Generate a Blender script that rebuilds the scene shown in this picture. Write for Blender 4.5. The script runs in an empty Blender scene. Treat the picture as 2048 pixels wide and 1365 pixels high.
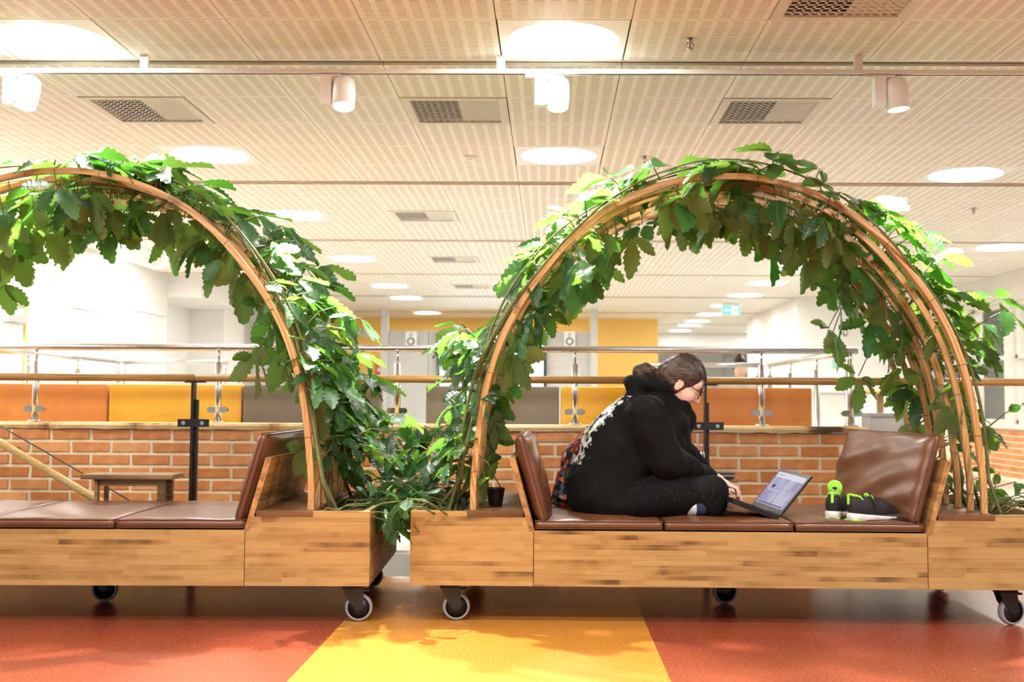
import bpy, bmesh, math, random
import numpy as np
from mathutils import Vector, Matrix, Euler

scene = bpy.context.scene
col = scene.collection
PI = math.pi
R = math.radians

# ------------------------------------------------------------------ camera
CAM_H = 0.96
cam_data = bpy.data.cameras.new('camera')
cam = bpy.data.objects.new('camera', cam_data)
col.objects.link(cam)
cr = Vector((0.99989512, 0.01325197, 0.00584173))
cu = Vector((-0.00509192, -0.05592537, 0.99842197))
cf = Vector((-0.01355775, 0.99834700, 0.05585203))
m = Matrix.Identity(4)
for i in range(3):
    m[i][0] = cr[i]; m[i][1] = cu[i]; m[i][2] = -cf[i]
m[2][3] = CAM_H
cam.matrix_world = m
cam_data.sensor_fit = 'HORIZONTAL'
cam_data.sensor_width = 36.0
cam_data.lens = 2250.0 / 2048.0 * 36.0
cam_data.shift_x = (1024.0 - 1068.44) / 2048.0
cam_data.shift_y = (679.17 - 682.5) / 2048.0
cam_data.clip_end = 200
cam_data.dof.use_dof = True
cam_data.dof.focus_distance = 5.25
cam_data.dof.aperture_fstop = 2.8
scene.camera = cam

# ------------------------------------------------------------------ world, exposure
world = bpy.data.worlds.new('world')
scene.world = world
world.use_nodes = True
wb = world.node_tree.nodes['Background']
wb.inputs[0].default_value = (1.0, 0.98, 0.95, 1)
wb.inputs[1].default_value = 0.2
scene.view_settings.view_transform = 'Standard'
scene.view_settings.look = 'None'
scene.view_settings.gamma = 1.0
scene.view_settings.use_curve_mapping = False
scene.view_settings.exposure = 1.06
DISC_POWER = 58.0          # emission of the round ceiling lights
SPOT_POWER = 350.0        # track spot lamps

# ------------------------------------------------------------------ helpers
def ray(px, py):
    return cr * ((px - 1068.44) / 2250.0) + cu * ((679.17 - py) / 2250.0) + cf
def PY(px, py, Y):
    d = ray(px, py); return Vector((0, 0, CAM_H)) + d * (Y / d.y)

def new_mat(name):
    m = bpy.data.materials.new(name); m.use_nodes = True
    nt = m.node_tree
    return m, nt, nt.nodes['Principled BSDF']
def N(nt, t, **kw):
    n = nt.nodes.new(t)
    for k, v in kw.items(): setattr(n, k, v)
    return n
def ramp(nt, stops):
    r = N(nt, 'ShaderNodeValToRGB')
    e = r.color_ramp.elements
    while len(e) < len(stops): e.new(0.5)
    for i, (p, c) in enumerate(stops):
        e[i].position = p; e[i].color = (c[0], c[1], c[2], 1)
    return r
def mapping(nt, scale=(1, 1, 1), coord='Object', rot=(0, 0, 0), loc=(0, 0, 0)):
    tc = N(nt, 'ShaderNodeTexCoord'); mp = N(nt, 'ShaderNodeMapping')
    mp.inputs['Scale'].default_value = scale; mp.inputs['Rotation'].default_value = rot; mp.inputs['Location'].default_value = loc
    nt.links.new(tc.outputs[coord], mp.inputs[0]); return mp
def srgb(r, g, b):
    f = lambda c: (c / 255.0 / 12.92) if c / 255.0 <= 0.04045 else ((c / 255.0 + 0.055) / 1.055) ** 2.4
    return (f(r), f(g), f(b))

def plain(name, c, rough=0.5, metal=0.0, var=0.12, scale=6.0, bump=0.0, bscale=None, spec=0.5, coat=0.0):
    m, nt, b = new_mat(name)
    mp = mapping(nt)
    nz = N(nt, 'ShaderNodeTexNoise'); nz.inputs['Scale'].default_value = scale; nz.inputs['Detail'].default_value = 4
    nt.links.new(mp.outputs[0], nz.inputs['Vector'])
    lo = tuple(max(0, x * (1 - var)) for x in c); hi = tuple(min(1, x * (1 + var)) for x in c)
    rp = ramp(nt, [(0.3, lo), (0.7, hi)])
    nt.links.new(nz.outputs['Fac'], rp.inputs[0]); nt.links.new(rp.outputs[0], b.inputs['Base Color'])
    b.inputs['Roughness'].default_value = rough; b.inputs['Metallic'].default_value = metal
    b.inputs['Specular IOR Level'].default_value = spec
    if coat: b.inputs['Coat Weight'].default_value = coat; b.inputs['Coat Roughness'].default_value = 0.15
    if bump:
        n2 = N(nt, 'ShaderNodeTexNoise'); n2.inputs['Scale'].default_value = bscale or scale * 6; n2.inputs['Detail'].default_value = 3
        nt.links.new(mp.outputs[0], n2.inputs['Vector'])
        bp = N(nt, 'ShaderNodeBump'); bp.inputs['Strength'].default_value = bump; bp.inputs['Distance'].default_value = 0.01
        nt.links.new(n2.outputs['Fac'], bp.inputs['Height']); nt.links.new(bp.outputs[0], b.inputs['Normal'])
    return m

def wood(name, light, mid, dark, axis=0, rough=0.45, staves=0.0, stain=0.5, fine=60.0):
    """grain runs along the given local axis; staves = width of the glued strips (runs in z)"""
    m, nt, b = new_mat(name)
    s = [7.0, 7.0, 7.0]; s[axis] = 0.55
    mp = mapping(nt, tuple(s))
    n1 = N(nt, 'ShaderNodeTexNoise'); n1.inputs['Scale'].default_value = 2.2; n1.inputs['Detail'].default_value = 6; n1.inputs['Roughness'].default_value = 0.65
    nt.links.new(mp.outputs[0], n1.inputs['Vector'])
    s2 = [fine] * 3; s2[axis] = fine / 45.0
    mp2 = mapping(nt, tuple(s2))
    n2 = N(nt, 'ShaderNodeTexNoise'); n2.inputs['Scale'].default_value = 1.6; n2.inputs['Detail'].default_value = 3
    nt.links.new(mp2.outputs[0], n2.inputs['Vector'])
    add = N(nt, 'ShaderNodeMath', operation='MULTIPLY_ADD'); add.inputs[1].default_value = 0.42
    nt.links.new(n2.outputs['Fac'], add.inputs[0]); nt.links.new(n1.outputs['Fac'], add.inputs[2])
    last = add.outputs[0]
    if staves:
        tc = N(nt, 'ShaderNodeTexCoord'); sx = N(nt, 'ShaderNodeSeparateXYZ'); nt.links.new(tc.outputs['Object'], sx.inputs[0])
        def mth(op, a, b_=None, c_=None):
            n = N(nt, 'ShaderNodeMath', operation=op)
            for i, q in enumerate((a, b_, c_)):
                if q is None: continue
                if isinstance(q, (int, float)): n.inputs[i].default_value = q
                else: nt.links.new(q, n.inputs[i])
            return n.outputs[0]
        oi = N(nt, 'ShaderNodeObjectInfo')
        row = mth('FLOOR', mth('MULTIPLY_ADD', sx.outputs['Z'], 1 / staves, mth('MULTIPLY', oi.outputs['Random'], 31.0)))
        w0 = N(nt, 'ShaderNodeTexWhiteNoise', noise_dimensions='1D'); nt.links.new(row, w0.inputs['W'])
        # finger-jointed lengths along each stave
        seg = mth('FLOOR', mth('MULTIPLY_ADD', sx.outputs['X'], 2.1, mth('MULTIPLY', w0.outputs[0], 9.0)))
        w1 = N(nt, 'ShaderNodeTexWhiteNoise', noise_dimensions='2D'); cb = N(nt, 'ShaderNodeCombineXYZ'); nt.links.new(seg, cb.inputs[0]); nt.links.new(row, cb.inputs[1]); nt.links.new(cb.outputs[0], w1.inputs['Vector'])
        tone = mth('MULTIPLY', mth('SUBTRACT', w1.outputs['Value'], 0.5), 0.22)
        # short dark smudges, each inside one stave
        cp = N(nt, 'ShaderNodeCombineXYZ'); nt.links.new(mth('MULTIPLY_ADD', sx.outputs['X'], 2.6, mth('MULTIPLY', w0.outputs[0], 40.0)), cp.inputs[0]); nt.links.new(mth('MULTIPLY', row, 3.7), cp.inputs[1])
        nx = N(nt, 'ShaderNodeTexNoise', noise_dimensions='2D'); nx.inputs['Scale'].default_value = 1.0; nx.inputs['Detail'].default_value = 3; nx.inputs['Roughness'].default_value = 0.6; nt.links.new(cp.outputs[0], nx.inputs['Vector'])
        mr = N(nt, 'ShaderNodeMapRange'); mr.inputs[1].default_value = 0.5; mr.inputs[2].default_value = 0.8; nt.links.new(nx.outputs['Fac'], mr.inputs[0])
        last = mth('ADD', mth('MULTIPLY_ADD', n1.outputs['Fac'], 0.35, mth('MULTIPLY_ADD', n2.outputs['Fac'], 0.40, 0.20)), mth('ADD', tone, mth('MULTIPLY', mr.outputs[0], stain)))
    rp = ramp(nt, [(0.50, light), (0.74, mid), (0.95, dark)])
    nt.links.new(last, rp.inputs[0]); nt.links.new(rp.outputs[0], b.inputs['Base Color'])
    b.inputs['Roughness'].default_value = rough
    bp = N(nt, 'ShaderNodeBump'); bp.inputs['Strength'].default_value = 0.12; bp.inputs['Distance'].default_value = 0.004
    nt.links.new(n2.outputs['Fac'], bp.inputs['Height']); nt.links.new(bp.outputs[0], b.inputs['Normal'])
    return m

def emit(name, c, s):
    m = bpy.data.materials.new(name); m.use_nodes = True; nt = m.node_tree
    nt.nodes.clear(); o = N(nt, 'ShaderNodeOutputMaterial'); e = N(nt, 'ShaderNodeEmission')
    e.inputs[0].default_value = (*c, 1); e.inputs[1].default_value = s
    nt.links.new(e.outputs[0], o.inputs[0]); return m

def glass(name, tint=(1, 1, 1), refl=1.0):
    m = bpy.data.materials.new(name); m.use_nodes = True; nt = m.node_tree
    nt.nodes.clear(); o = N(nt, 'ShaderNodeOutputMaterial')
    t = N(nt, 'ShaderNodeBsdfTransparent'); t.inputs[0].default_value = (*tint, 1)
    g = N(nt, 'ShaderNodeBsdfGlossy'); g.inputs['Roughness'].default_value = 0.015
    fr = N(nt, 'ShaderNodeLayerWeight'); fr.inputs[0].default_value = 0.5
    pw = N(nt, 'ShaderNodeMath', operation='POWER'); pw.inputs[1].default_value = 4.0; nt.links.new(fr.outputs['Facing'], pw.inputs[0])
    mu = N(nt, 'ShaderNodeMath', operation='MULTIPLY_ADD'); mu.inputs[1].default_value = 0.45 * refl; mu.inputs[2].default_value = 0.04 * refl; nt.links.new(pw.outputs[0], mu.inputs[0])
    mx = N(nt, 'ShaderNodeMixShader'); nt.links.new(mu.outputs[0], mx.inputs[0]); nt.links.new(t.outputs[0], mx.inputs[1]); nt.links.new(g.outputs[0], mx.inputs[2])
    nt.links.new(mx.outputs[0], o.inputs[0]); return m

def empty(name, loc=(0, 0, 0), rz=0.0, parent=None):
    o = bpy.data.objects.new(name, None); col.objects.link(o)
    o.location = loc; o.rotation_euler = (0, 0, rz); o.empty_display_size = 0.1
    if parent: o.parent = parent
    return o
def tag(o, label=None, cat=None, group=None, kind=None):
    if label: o['label'] = label
    if cat: o['category'] = cat
    if group: o['group'] = group
    if kind: o['kind'] = kind
    return o
def link(name, me, parent=None, loc=None, mat=None):
    o = bpy.data.objects.new(name, me); col.objects.link(o)
    if parent: o.parent = parent
    if loc is not None: o.location = loc
    if mat is not None:
        if len(me.materials) == 0: me.materials.append(mat)
    return o
def build(name, bm, mat, parent=None, smooth=False, loc=None, bevel=0.0):
    me = bpy.data.meshes.new(name)
    if bevel: bmesh.ops.bevel(bm, geom=[e for e in bm.edges], offset=bevel, segments=2, affect='EDGES', profile=0.7)
    bm.normal_update(); bm.to_mesh(me); bm.free()
    if isinstance(mat, (list, tuple)):
        for x in mat: me.materials.append(x)
    else: me.materials.append(mat)
    if smooth:
        for p in me.polygons: p.use_smooth = True
    return link(name, me, parent, loc)
def bbox(bm, x0, x1, y0, y1, z0, z1, mi=0):
    vs = [bm.verts.new(p) for p in ((x0, y0, z0), (x1, y0, z0), (x1, y1, z0), (x0, y1, z0), (x0, y0, z1), (x1, y0, z1), (x1, y1, z1), (x0, y1, z1))]
    fs = []
    for f in ((0, 3, 2, 1), (4, 5, 6, 7), (0, 1, 5, 4), (1, 2, 6, 5), (2, 3, 7, 6), (3, 0, 4, 7)):
        fc = bm.faces.new([vs[i] for i in f]); fc.material_index = mi; fs.append(fc)
    return vs
def box(name, mat, x0, x1, y0, y1, z0, z1, parent=None, bevel=0.0, loc=None):
    bm = bmesh.new(); bbox(bm, x0, x1, y0, y1, z0, z1); return build(name, bm, mat, parent, bevel=bevel, loc=loc)
def frame_for(d):
    d = d.normalized(); a = Vector((0, 0, 1)) if abs(d.z) < 0.9 else Vector((1, 0, 0))
    s = d.cross(a).normalized(); return s, s.cross(d).normalized()
def tube(bm, pts, r, n=8, caps=True, mi=0, squash=1.0):
    pts = [Vector(p) for p in pts]; rings = []
    rr = r if isinstance(r, (list, tuple)) else [r] * len(pts)
    s = t = None
    for i, p in enumerate(pts):
        d = (pts[min(i + 1, len(pts) - 1)] - pts[max(i - 1, 0)]).normalized()
        if s is None: s, t = frame_for(d)
        else:
            s = (s - d * s.dot(d)).normalized(); t = s.cross(d).normalized()
        rings.append([bm.verts.new(p + (s * math.cos(2 * PI * k / n) + t * math.sin(2 * PI * k / n) * squash) * rr[i]) for k in range(n)])
    for a, b in zip(rings, rings[1:]):
        for k in range(n):
            f = bm.faces.new((a[k], a[(k + 1) % n], b[(k + 1) % n], b[k])); f.smooth = True; f.material_index = mi
    if caps:
        for rg, rev in ((rings[0], True), (rings[-1], False)):
            f = bm.faces.new(rg[::-1] if rev else rg); f.material_index = mi
    return rings
def lathe(bm, prof, n=24, c=(0, 0, 0), mi=0, smooth=True):
    """profile of (radius, z)"""
    rings = []
    for r, z in prof:
        rings.append([bm.verts.new((c[0] + r * math.cos(2 * PI * k / n), c[1] + r * math.sin(2 * PI * k / n), c[2] + z)) for k in range(n)] if r > 1e-6 else [bm.verts.new((c[0], c[1], c[2] + z))])
    for a, b in zip(rings, rings[1:]):
        for k in range(n):
            if len(a) == 1 and len(b) == 1: continue
            if len(a) == 1: f = bm.faces.new((a[0], b[(k + 1) % n], b[k]))
            elif len(b) == 1: f = bm.faces.new((a[k], a[(k + 1) % n], b[0]))
            else: f = bm.faces.new((a[k], a[(k + 1) % n], b[(k + 1) % n], b[k]))
            f.smooth = smooth; f.material_index = mi
def copy_tree(o, parent=None):
    c = o.copy(); col.objects.link(c)
    if parent is not None: c.parent = parent
    for ch in list(o.children): copy_tree(ch, c)
    return c

# ---- implicit surfaces (for bodies, shoes, bags): smooth unions meshed by surface nets
class SDF:
    def __init__(s, lo, hi, v):
        s.lo = np.array(lo, float); s.v = v
        s.n = np.ceil((np.array(hi, float) - s.lo) / v).astype(int) + 1
        s.F = np.full(s.n, 1.0, np.float32)
    def block(s, lo, hi):
        i0 = np.clip(np.floor((np.array(lo) - s.lo) / s.v).astype(int), 0, s.n - 1); i1 = np.clip(np.ceil((np.array(hi) - s.lo) / s.v).astype(int) + 1, 1, s.n)
        sl = tuple(slice(a, b) for a, b in zip(i0, i1))
        g = [(s.lo[k] + s.v * np.arange(i0[k], i1[k])).astype(np.float32) for k in range(3)]
        return sl, g[0][:, None, None], g[1][None, :, None], g[2][None, None, :]
    def put(s, sl, d, k, cut=False):
        A = s.F[sl]
        if cut:
            d = -d
            if k > 0: h = np.clip(0.5 - 0.5 * (A - d) / k, 0, 1); s.F[sl] = A * (1 - h) + d * h + k * h * (1 - h)
            else: s.F[sl] = np.maximum(A, d)
        elif k > 0:
            h = np.clip(0.5 + 0.5 * (A - d) / k, 0, 1); s.F[sl] = A * (1 - h) + d * h - k * h * (1 - h)
        else: s.F[sl] = np.minimum(A, d)
    def cap(s, a, b, ra, rb=None, k=0.02, cut=False):
        rb = ra if rb is None else rb
        a = np.array(a, float); b = np.array(b, float); pad = max(ra, rb) + k * 2 + 3 * s.v
        sl, x, y, z = s.block(np.minimum(a, b) - pad, np.maximum(a, b) + pad)
        ab = b - a; L = max(ab @ ab, 1e-9)
        t = np.clip(((x - a[0]) * ab[0] + (y - a[1]) * ab[1] + (z - a[2]) * ab[2]) / L, 0, 1)
        d = np.sqrt((x - a[0] - t * ab[0]) ** 2 + (y - a[1] - t * ab[1]) ** 2 + (z - a[2] - t * ab[2]) ** 2) - (ra + (rb - ra) * t)
        s.put(sl, d, k, cut); return s
    def chain(s, pts, rs, k=0.02):
        for i in range(len(pts) - 1): s.cap(pts[i], pts[i + 1], rs[i], rs[i + 1], k)
        return s
    def ell(s, c, r, k=0.02, M=None, cut=False):
        c = np.array(c, float); r = np.array(r, float); pad = r.max() + k * 2 + 3 * s.v
        sl, x, y, z = s.block(c - pad, c + pad)
        X, Y, Z = x - c[0], y - c[1], z - c[2]
        if M is not None:
            M = np.array(M, float)          # rows: local axes in world
            X, Y, Z = (M[0, 0] * X + M[0, 1] * Y + M[0, 2] * Z), (M[1, 0] * X + M[1, 1] * Y + M[1, 2] * Z), (M[2, 0] * X + M[2, 1] * Y + M[2, 2] * Z)
        k0 = np.sqrt((X / r[0]) ** 2 + (Y / r[1]) ** 2 + (Z / r[2]) ** 2); k1 = np.sqrt((X / r[0] ** 2) ** 2 + (Y / r[1] ** 2) ** 2 + (Z / r[2] ** 2) ** 2)
        d = k0 * (k0 - 1) / np.maximum(k1, 1e-6)
        s.put(sl, d, k, cut); return s
    def plane_cut(s, p, n, k=0.0):
        """keep the side the normal points away from"""
        p = np.array(p, float); n = np.array(n, float); n /= np.linalg.norm(n)
        sl, x, y, z = s.block(s.lo, s.lo + s.n * s.v)
        d = (x - p[0]) * n[0] + (y - p[1]) * n[1] + (z - p[2]) * n[2]
        s.F = np.maximum(s.F, d.astype(np.float32)); return s
    def wobble(s, amp, freq, seed=0, dirs=5, aniso=(1, 1, 1)):
        rg = np.random.RandomState(seed); sl, x, y, z = s.block(s.lo, s.lo + s.n * s.v)
        W = np.zeros(s.n, np.float32)
        for i in range(dirs):
            k = rg.randn(3) * np.array(aniso); k *= freq * (0.6 + 0.9 * rg.rand()) / np.linalg.norm(k); ph = rg.rand() * 6.28
            q = 0.5 * np.sin(x * k[1] + y * k[2] + 1.3 * ph) + np.zeros((1, 1, 1), np.float32)
            W += np.sin(k[0] * x + k[1] * y + k[2] * z + ph + q * 1.5).astype(np.float32)
        near = np.abs(s.F) < 0.06
        s.F[near] += amp * W[near] / math.sqrt(dirs); return s
    def mesh(s, name, mat, parent=None, origin=(0, 0, 0), smooth_it=2):
        F = s.F; n = s.n
        ins = F < 0
        c = np.zeros(n - 1, np.int8)
        for a in (0, 1):
            for b in (0, 1):
                for d in (0, 1): c += ins[a:n[0] - 1 + a, b:n[1] - 1 + b, d:n[2] - 1 + d]
        act = (c > 0) & (c < 8); ids = np.argwhere(act)
        idx = np.full(n - 1, -1, np.int64); idx[act] = np.arange(len(ids))
        acc = np.zeros((len(ids), 3)); cnt = np.zeros(len(ids))
        crn = [(a, b, d) for a in (0, 1) for b in (0, 1) for d in (0, 1)]
        val = {q: F[ids[:, 0] + q[0], ids[:, 1] + q[1], ids[:, 2] + q[2]] for q in crn}
        for q in crn:
            for ax in range(3):
                if q[ax]: continue
                p = list(q); p[ax] = 1; p = tuple(p); a, b = val[q], val[p]
                mk = (a < 0) != (b < 0); t = np.where(mk, a / np.where(mk, a - b, 1), 0)
                pos = np.tile(np.array(q, float), (len(ids), 1)); pos[:, ax] = t
                acc[mk] += pos[mk]; cnt[mk] += 1
        V = s.lo + s.v * (ids + acc / cnt[:, None]) - np.array(origin)
        quads = []
        for ax in range(3):
            b, d = (ax + 1) % 3, (ax + 2) % 3
            sa = [slice(None)] * 3; sb = [slice(None)] * 3; sa[ax] = slice(0, n[ax] - 1); sb[ax] = slice(1, n[ax])
            A = ins[tuple(sa)]; B = ins[tuple(sb)]
            e = np.argwhere(A != B); e = e[(e[:, b] > 0) & (e[:, d] > 0) & (e[:, b] < n[b] - 1) & (e[:, d] < n[d] - 1)]
            flip = A[e[:, 0], e[:, 1], e[:, 2]]
            def at(ob, od):
                q = e.copy(); q[:, b] -= ob; q[:, d] -= od; return idx[q[:, 0], q[:, 1], q[:, 2]]
            Q = np.stack([at(1, 1), at(0, 1), at(0, 0), at(1, 0)], 1)
            Q[~flip] = Q[~flip][:, ::-1]; quads.append(Q)
        Q = np.concatenate(quads); Q = Q[(Q >= 0).all(1)]
        # a little laplacian smoothing
        for _ in range(smooth_it):
            S = np.zeros_like(V); K = np.zeros(len(V))
            for i in range(4):
                j = (i + 1) % 4
                np.add.at(S, Q[:, i], V[Q[:, j]]); np.add.at(K, Q[:, i], 1); np.add.at(S, Q[:, j], V[Q[:, i]]); np.add.at(K, Q[:, j], 1)
            V = 0.4 * V + 0.6 * S / np.maximum(K, 1)[:, None]
        me = bpy.data.meshes.new(name)
        me.vertices.add(len(V)); me.vertices.foreach_set('co', V.astype(np.float32).ravel())
        me.loops.add(Q.size); me.loops.foreach_set('vertex_index', Q.astype(np.int32).ravel())
        me.polygons.add(len(Q)); me.polygons.foreach_set('loop_start', np.arange(0, Q.size, 4, dtype=np.int32)); me.polygons.foreach_set('loop_total', np.full(len(Q), 4, np.int32))
        me.polygons.foreach_set('use_smooth', np.ones(len(Q), bool))
        me.update(); me.validate()
        me.materials.append(mat)
        return link(name, me, parent)

# ------------------------------------------------------------------ shared materials
M = {}
M['white'] = plain('white paint', (0.80, 0.79, 0.76), 0.6, var=0.03, scale=1.5)
M['offwhite'] = plain('cream paint', (0.72, 0.68, 0.60), 0.6, var=0.03)
M['white_metal'] = plain('white enamel', (0.86, 0.86, 0.84), 0.35, var=0.02)
M['steel'] = plain('brushed steel', (0.62, 0.61, 0.59), 0.26, metal=1.0, var=0.06, scale=30)
M['chrome'] = plain('chrome', (0.75, 0.74, 0.72), 0.12, metal=1.0, var=0.03)
M['black_metal'] = plain('black steel', (0.012, 0.012, 0.013), 0.4, var=0.2)
M['black_plastic'] = plain('black plastic', (0.012, 0.012, 0.013), 0.35, var=0.2)
M['dark'] = plain('dark void', (0.02, 0.018, 0.015), 0.9)
M['yellow'] = plain('yellow wall paint', srgb(242, 198, 104), 0.6, var=0.03, scale=1)
M['grey_wall'] = plain('pale grey board', (0.62, 0.61, 0.59), 0.6, var=0.03)
M['glass'] = glass('clear glass', (0.99, 0.995, 0.99), 0.55)
M['pane'] = glass('window glass', (0.95, 0.97, 0.97))
M['disc'] = emit('lit opal disc', (1.0, 0.975, 0.94), DISC_POWER)
M['disc_far'] = emit('lit opal disc, corridor', (1.0, 0.975, 0.94), DISC_POWER * 0.4)
M['spot_lens'] = emit('lit spot lens', (1.0, 0.96, 0.9), 40.0)
M['rail_wood'] = wood('handrail oak', srgb(214, 170, 104), srgb(182, 132, 70), srgb(120, 80, 40), 0, 0.35, fine=80)
M['pale_wood'] = wood('pale pine', srgb(240, 206, 150), srgb(222, 180, 116), srgb(170, 120, 66), 0, 0.4, fine=60)
M['cap_wood'] = wood('live edge plank', srgb(246, 218, 166), srgb(226, 184, 122), srgb(84, 56, 34), 0, 0.45, staves=0.6, stain=0.75, fine=40)
M['door_wood'] = wood('birch frame', srgb(244, 214, 150), srgb(232, 192, 120), srgb(190, 140, 80), 2, 0.45)

# ------------------------------------------------------------------ floor
def lino(name, c, fleck):
    m, nt, b = new_mat(name)
    mp = mapping(nt)
    nz = N(nt, 'ShaderNodeTexNoise'); nz.inputs['Scale'].default_value = 95; nz.inputs['Detail'].default_value = 5; nz.inputs['Roughness'].default_value = 0.7
    nt.links.new(mp.outputs[0], nz.inputs['Vector'])
    rp = ramp(nt, [(0.30, tuple(x * 0.80 for x in c)), (0.54, c), (0.72, fleck)])
    nt.links.new(nz.outputs['Fac'], rp.inputs[0])
    n2 = N(nt, 'ShaderNodeTexNoise'); n2.inputs['Scale'].default_value = 3.0; n2.inputs['Detail'].default_value = 4
    nt.links.new(mp.outputs[0], n2.inputs['Vector'])
    mx = N(nt, 'ShaderNodeMix', data_type='RGBA', blend_type='MULTIPLY'); mx.inputs[0].default_value = 0.25
    r2 = ramp(nt, [(0.35, (0.78, 0.78, 0.78)), (0.65, (1, 1, 1))]); nt.links.new(n2.outputs['Fac'], r2.inputs[0])
    nt.links.new(rp.outputs[0], mx.inputs[6]); nt.links.new(r2.outputs[0], mx.inputs[7]); nt.links.new(mx.outputs[2], b.inputs['Base Color'])
    b.inputs['Roughness'].default_value = 0.27; b.inputs['Specular IOR Level'].default_value = 0.5
    bp = N(nt, 'ShaderNodeBump'); bp.inputs['Strength'].default_value = 0.03; bp.inputs['Distance'].default_value = 0.002
    nt.links.new(nz.outputs['Fac'], bp.inputs['Height']); nt.links.new(bp.outputs[0], b.inputs['Normal'])
    return m
M['lino_red'] = lino('brick red linoleum', srgb(132, 60, 38), srgb(170, 104, 80))
M['lino_yellow'] = lino('mustard linoleum', srgb(186, 124, 44), srgb(204, 160, 102))
M['lino_grey'] = lino('pale grey linoleum', srgb(204, 200, 190), srgb(220, 216, 208))
XA, XB = -0.892, 0.425          # edges of the mustard band
YR = 6.17                       # balustrade line
WY = 6.75                       # brick parapet face
bm = bmesh.new()
def quad(bm, x0, x1, y0, y1, z, mi):
    f = bm.faces.new([bm.verts.new(p) for p in ((x0, y0, z), (x1, y0, z), (x1, y1, z), (x0, y1, z))]); f.material_index = mi
quad(bm, -9, XA, -4, YR + 0.06, 0, 0); quad(bm, XA, XB, -4, YR + 0.06, 0, 1); quad(bm, XB, 9, -4, YR + 0.06, 0, 0)
quad(bm, 1.95, 9, YR + 0.06, 34, 0, 2); quad(bm, -9, 1.95, WY + 0.2, 34, 0, 2)
# slab edge at the stairwell
f = bm.faces.new([bm.verts.new(p) for p in ((-9, YR + 0.06, -0.3), (1.95, YR + 0.06, -0.3), (1.95, YR + 0.06, 0), (-9, YR + 0.06, 0))]); f.material_index = 2
tag(build('floor', bm, [M['lino_red'], M['lino_yellow'], M['lino_grey']]), 'linoleum floor in brick red with one mustard yellow band', kind='structure')
# stairwell behind the balustrade
bm = bmesh.new()
for i in range(14):
    x = -4.6 + 0.29 * i; z = -0.02 - 0.17 * (i + 1)
    bbox(bm, x, x + 0.30, YR + 0.07, WY, z - 0.16, z)
tag(build('floor_stairwell', bm, plain('stair stone', (0.45, 0.44, 0.42), 0.6)), 'stone steps going down behind the balustrade', kind='structure')
tag(box('wall_stairwell', M['white'], -9, 1.95, WY + 0.012, WY + 0.2, -3.0, 0.05), 'white stairwell wall below the brick parapet', kind='structure')

# ------------------------------------------------------------------ ceiling
ZC = 2.657
PW = 0.603
PX0 = -0.245                     # one panel seam
starts = [-3.755, -0.625, 2.505, 5.585, 8.715, 11.845, 14.975, 18.105, 21.235, 24.365, 27.495]
def panel_mat():
    m, nt, b = new_mat('perforated birch panel')
    tc = N(nt, 'ShaderNodeTexCoord'); sx = N(nt, 'ShaderNodeSeparateXYZ'); nt.links.new(tc.outputs['UV'], sx.inputs[0])
    def band(src, mult, off, lo, hi):
        a = N(nt, 'ShaderNodeMath', operation='MULTIPLY_ADD'); a.inputs[1].default_value = mult; a.inputs[2].default_value = off; nt.links.new(src, a.inputs[0])
        fr = N(nt, 'ShaderNodeMath', operation='FRACT'); nt.links.new(a.outputs[0], fr.inputs[0])
        c1 = N(nt, 'ShaderNodeMath', operation='GREATER_THAN'); c1.inputs[1].default_value = lo; nt.links.new(fr.outputs[0], c1.inputs[0])
        c2 = N(nt, 'ShaderNodeMath', operation='LESS_THAN'); c2.inputs[1].default_value = hi; nt.links.new(fr.outputs[0], c2.inputs[0])
        mu = N(nt, 'ShaderNodeMath', operation='MULTIPLY'); nt.links.new(c1.outputs[0], mu.inputs[0]); nt.links.new(c2.outputs[0], mu.inputs[1]); return mu
    # 8 slot columns between u=.03 and .97; 27 slot rows between v=.04 and .96
    cu_ = band(sx.outputs['X'], 8 / 0.95, -0.025 * 8 / 0.95, 0.18, 0.82)
    cv_ = band(sx.outputs['Y'], 27 / 0.94, -0.03 * 27 / 0.94, 0.355, 0.645)
    lim = band(sx.outputs['Y'], 1.0, 0.0, 0.035, 0.965)
    lim2 = band(sx.outputs['X'], 1.0, 0.0, 0.027, 0.973)
    a = N(nt, 'ShaderNodeMath', operation='MULTIPLY'); nt.links.new(cu_.outputs[0], a.inputs[0]); nt.links.new(cv_.outputs[0], a.inputs[1])
    a2 = N(nt, 'ShaderNodeMath', operation='MULTIPLY'); nt.links.new(lim.outputs[0], a2.inputs[0]); nt.links.new(lim2.outputs[0], a2.inputs[1])
    a3 = N(nt, 'ShaderNodeMath', operation='MULTIPLY'); nt.links.new(a.outputs[0], a3.inputs[0]); nt.links.new(a2.outputs[0], a3.inputs[1])
    mp = mapping(nt, (1.2, 14, 1), 'UV')
    nz = N(nt, 'ShaderNodeTexNoise'); nz.inputs['Scale'].default_value = 2.0; nz.inputs['Detail'].default_value = 4; nt.links.new(mp.outputs[0], nz.inputs['Vector'])
    oi = N(nt, 'ShaderNodeObjectInfo')
    rp = ramp(nt, [(0.3, srgb(236, 230, 216)), (0.7, srgb(245, 241, 230))]); nt.links.new(nz.outputs['Fac'], rp.inputs[0])
    mx = N(nt, 'ShaderNodeMix', data_type='RGBA'); nt.links.new(a3.outputs[0], mx.inputs[0]); nt.links.new(rp.outputs[0], mx.inputs[6]); mx.inputs[7].default_value = (*srgb(146, 112, 84), 1)
    nt.links.new(mx.outputs[2], b.inputs['Base Color']); b.inputs['Roughness'].default_value = 0.5
    return m
M['panel'] = panel_mat()
ceil = tag(box('ceiling', M['dark'], -9, 9, -4, 30.6, ZC + 0.02, ZC + 0.12), 'suspended ceiling of perforated birch panels', kind='structure')
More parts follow.
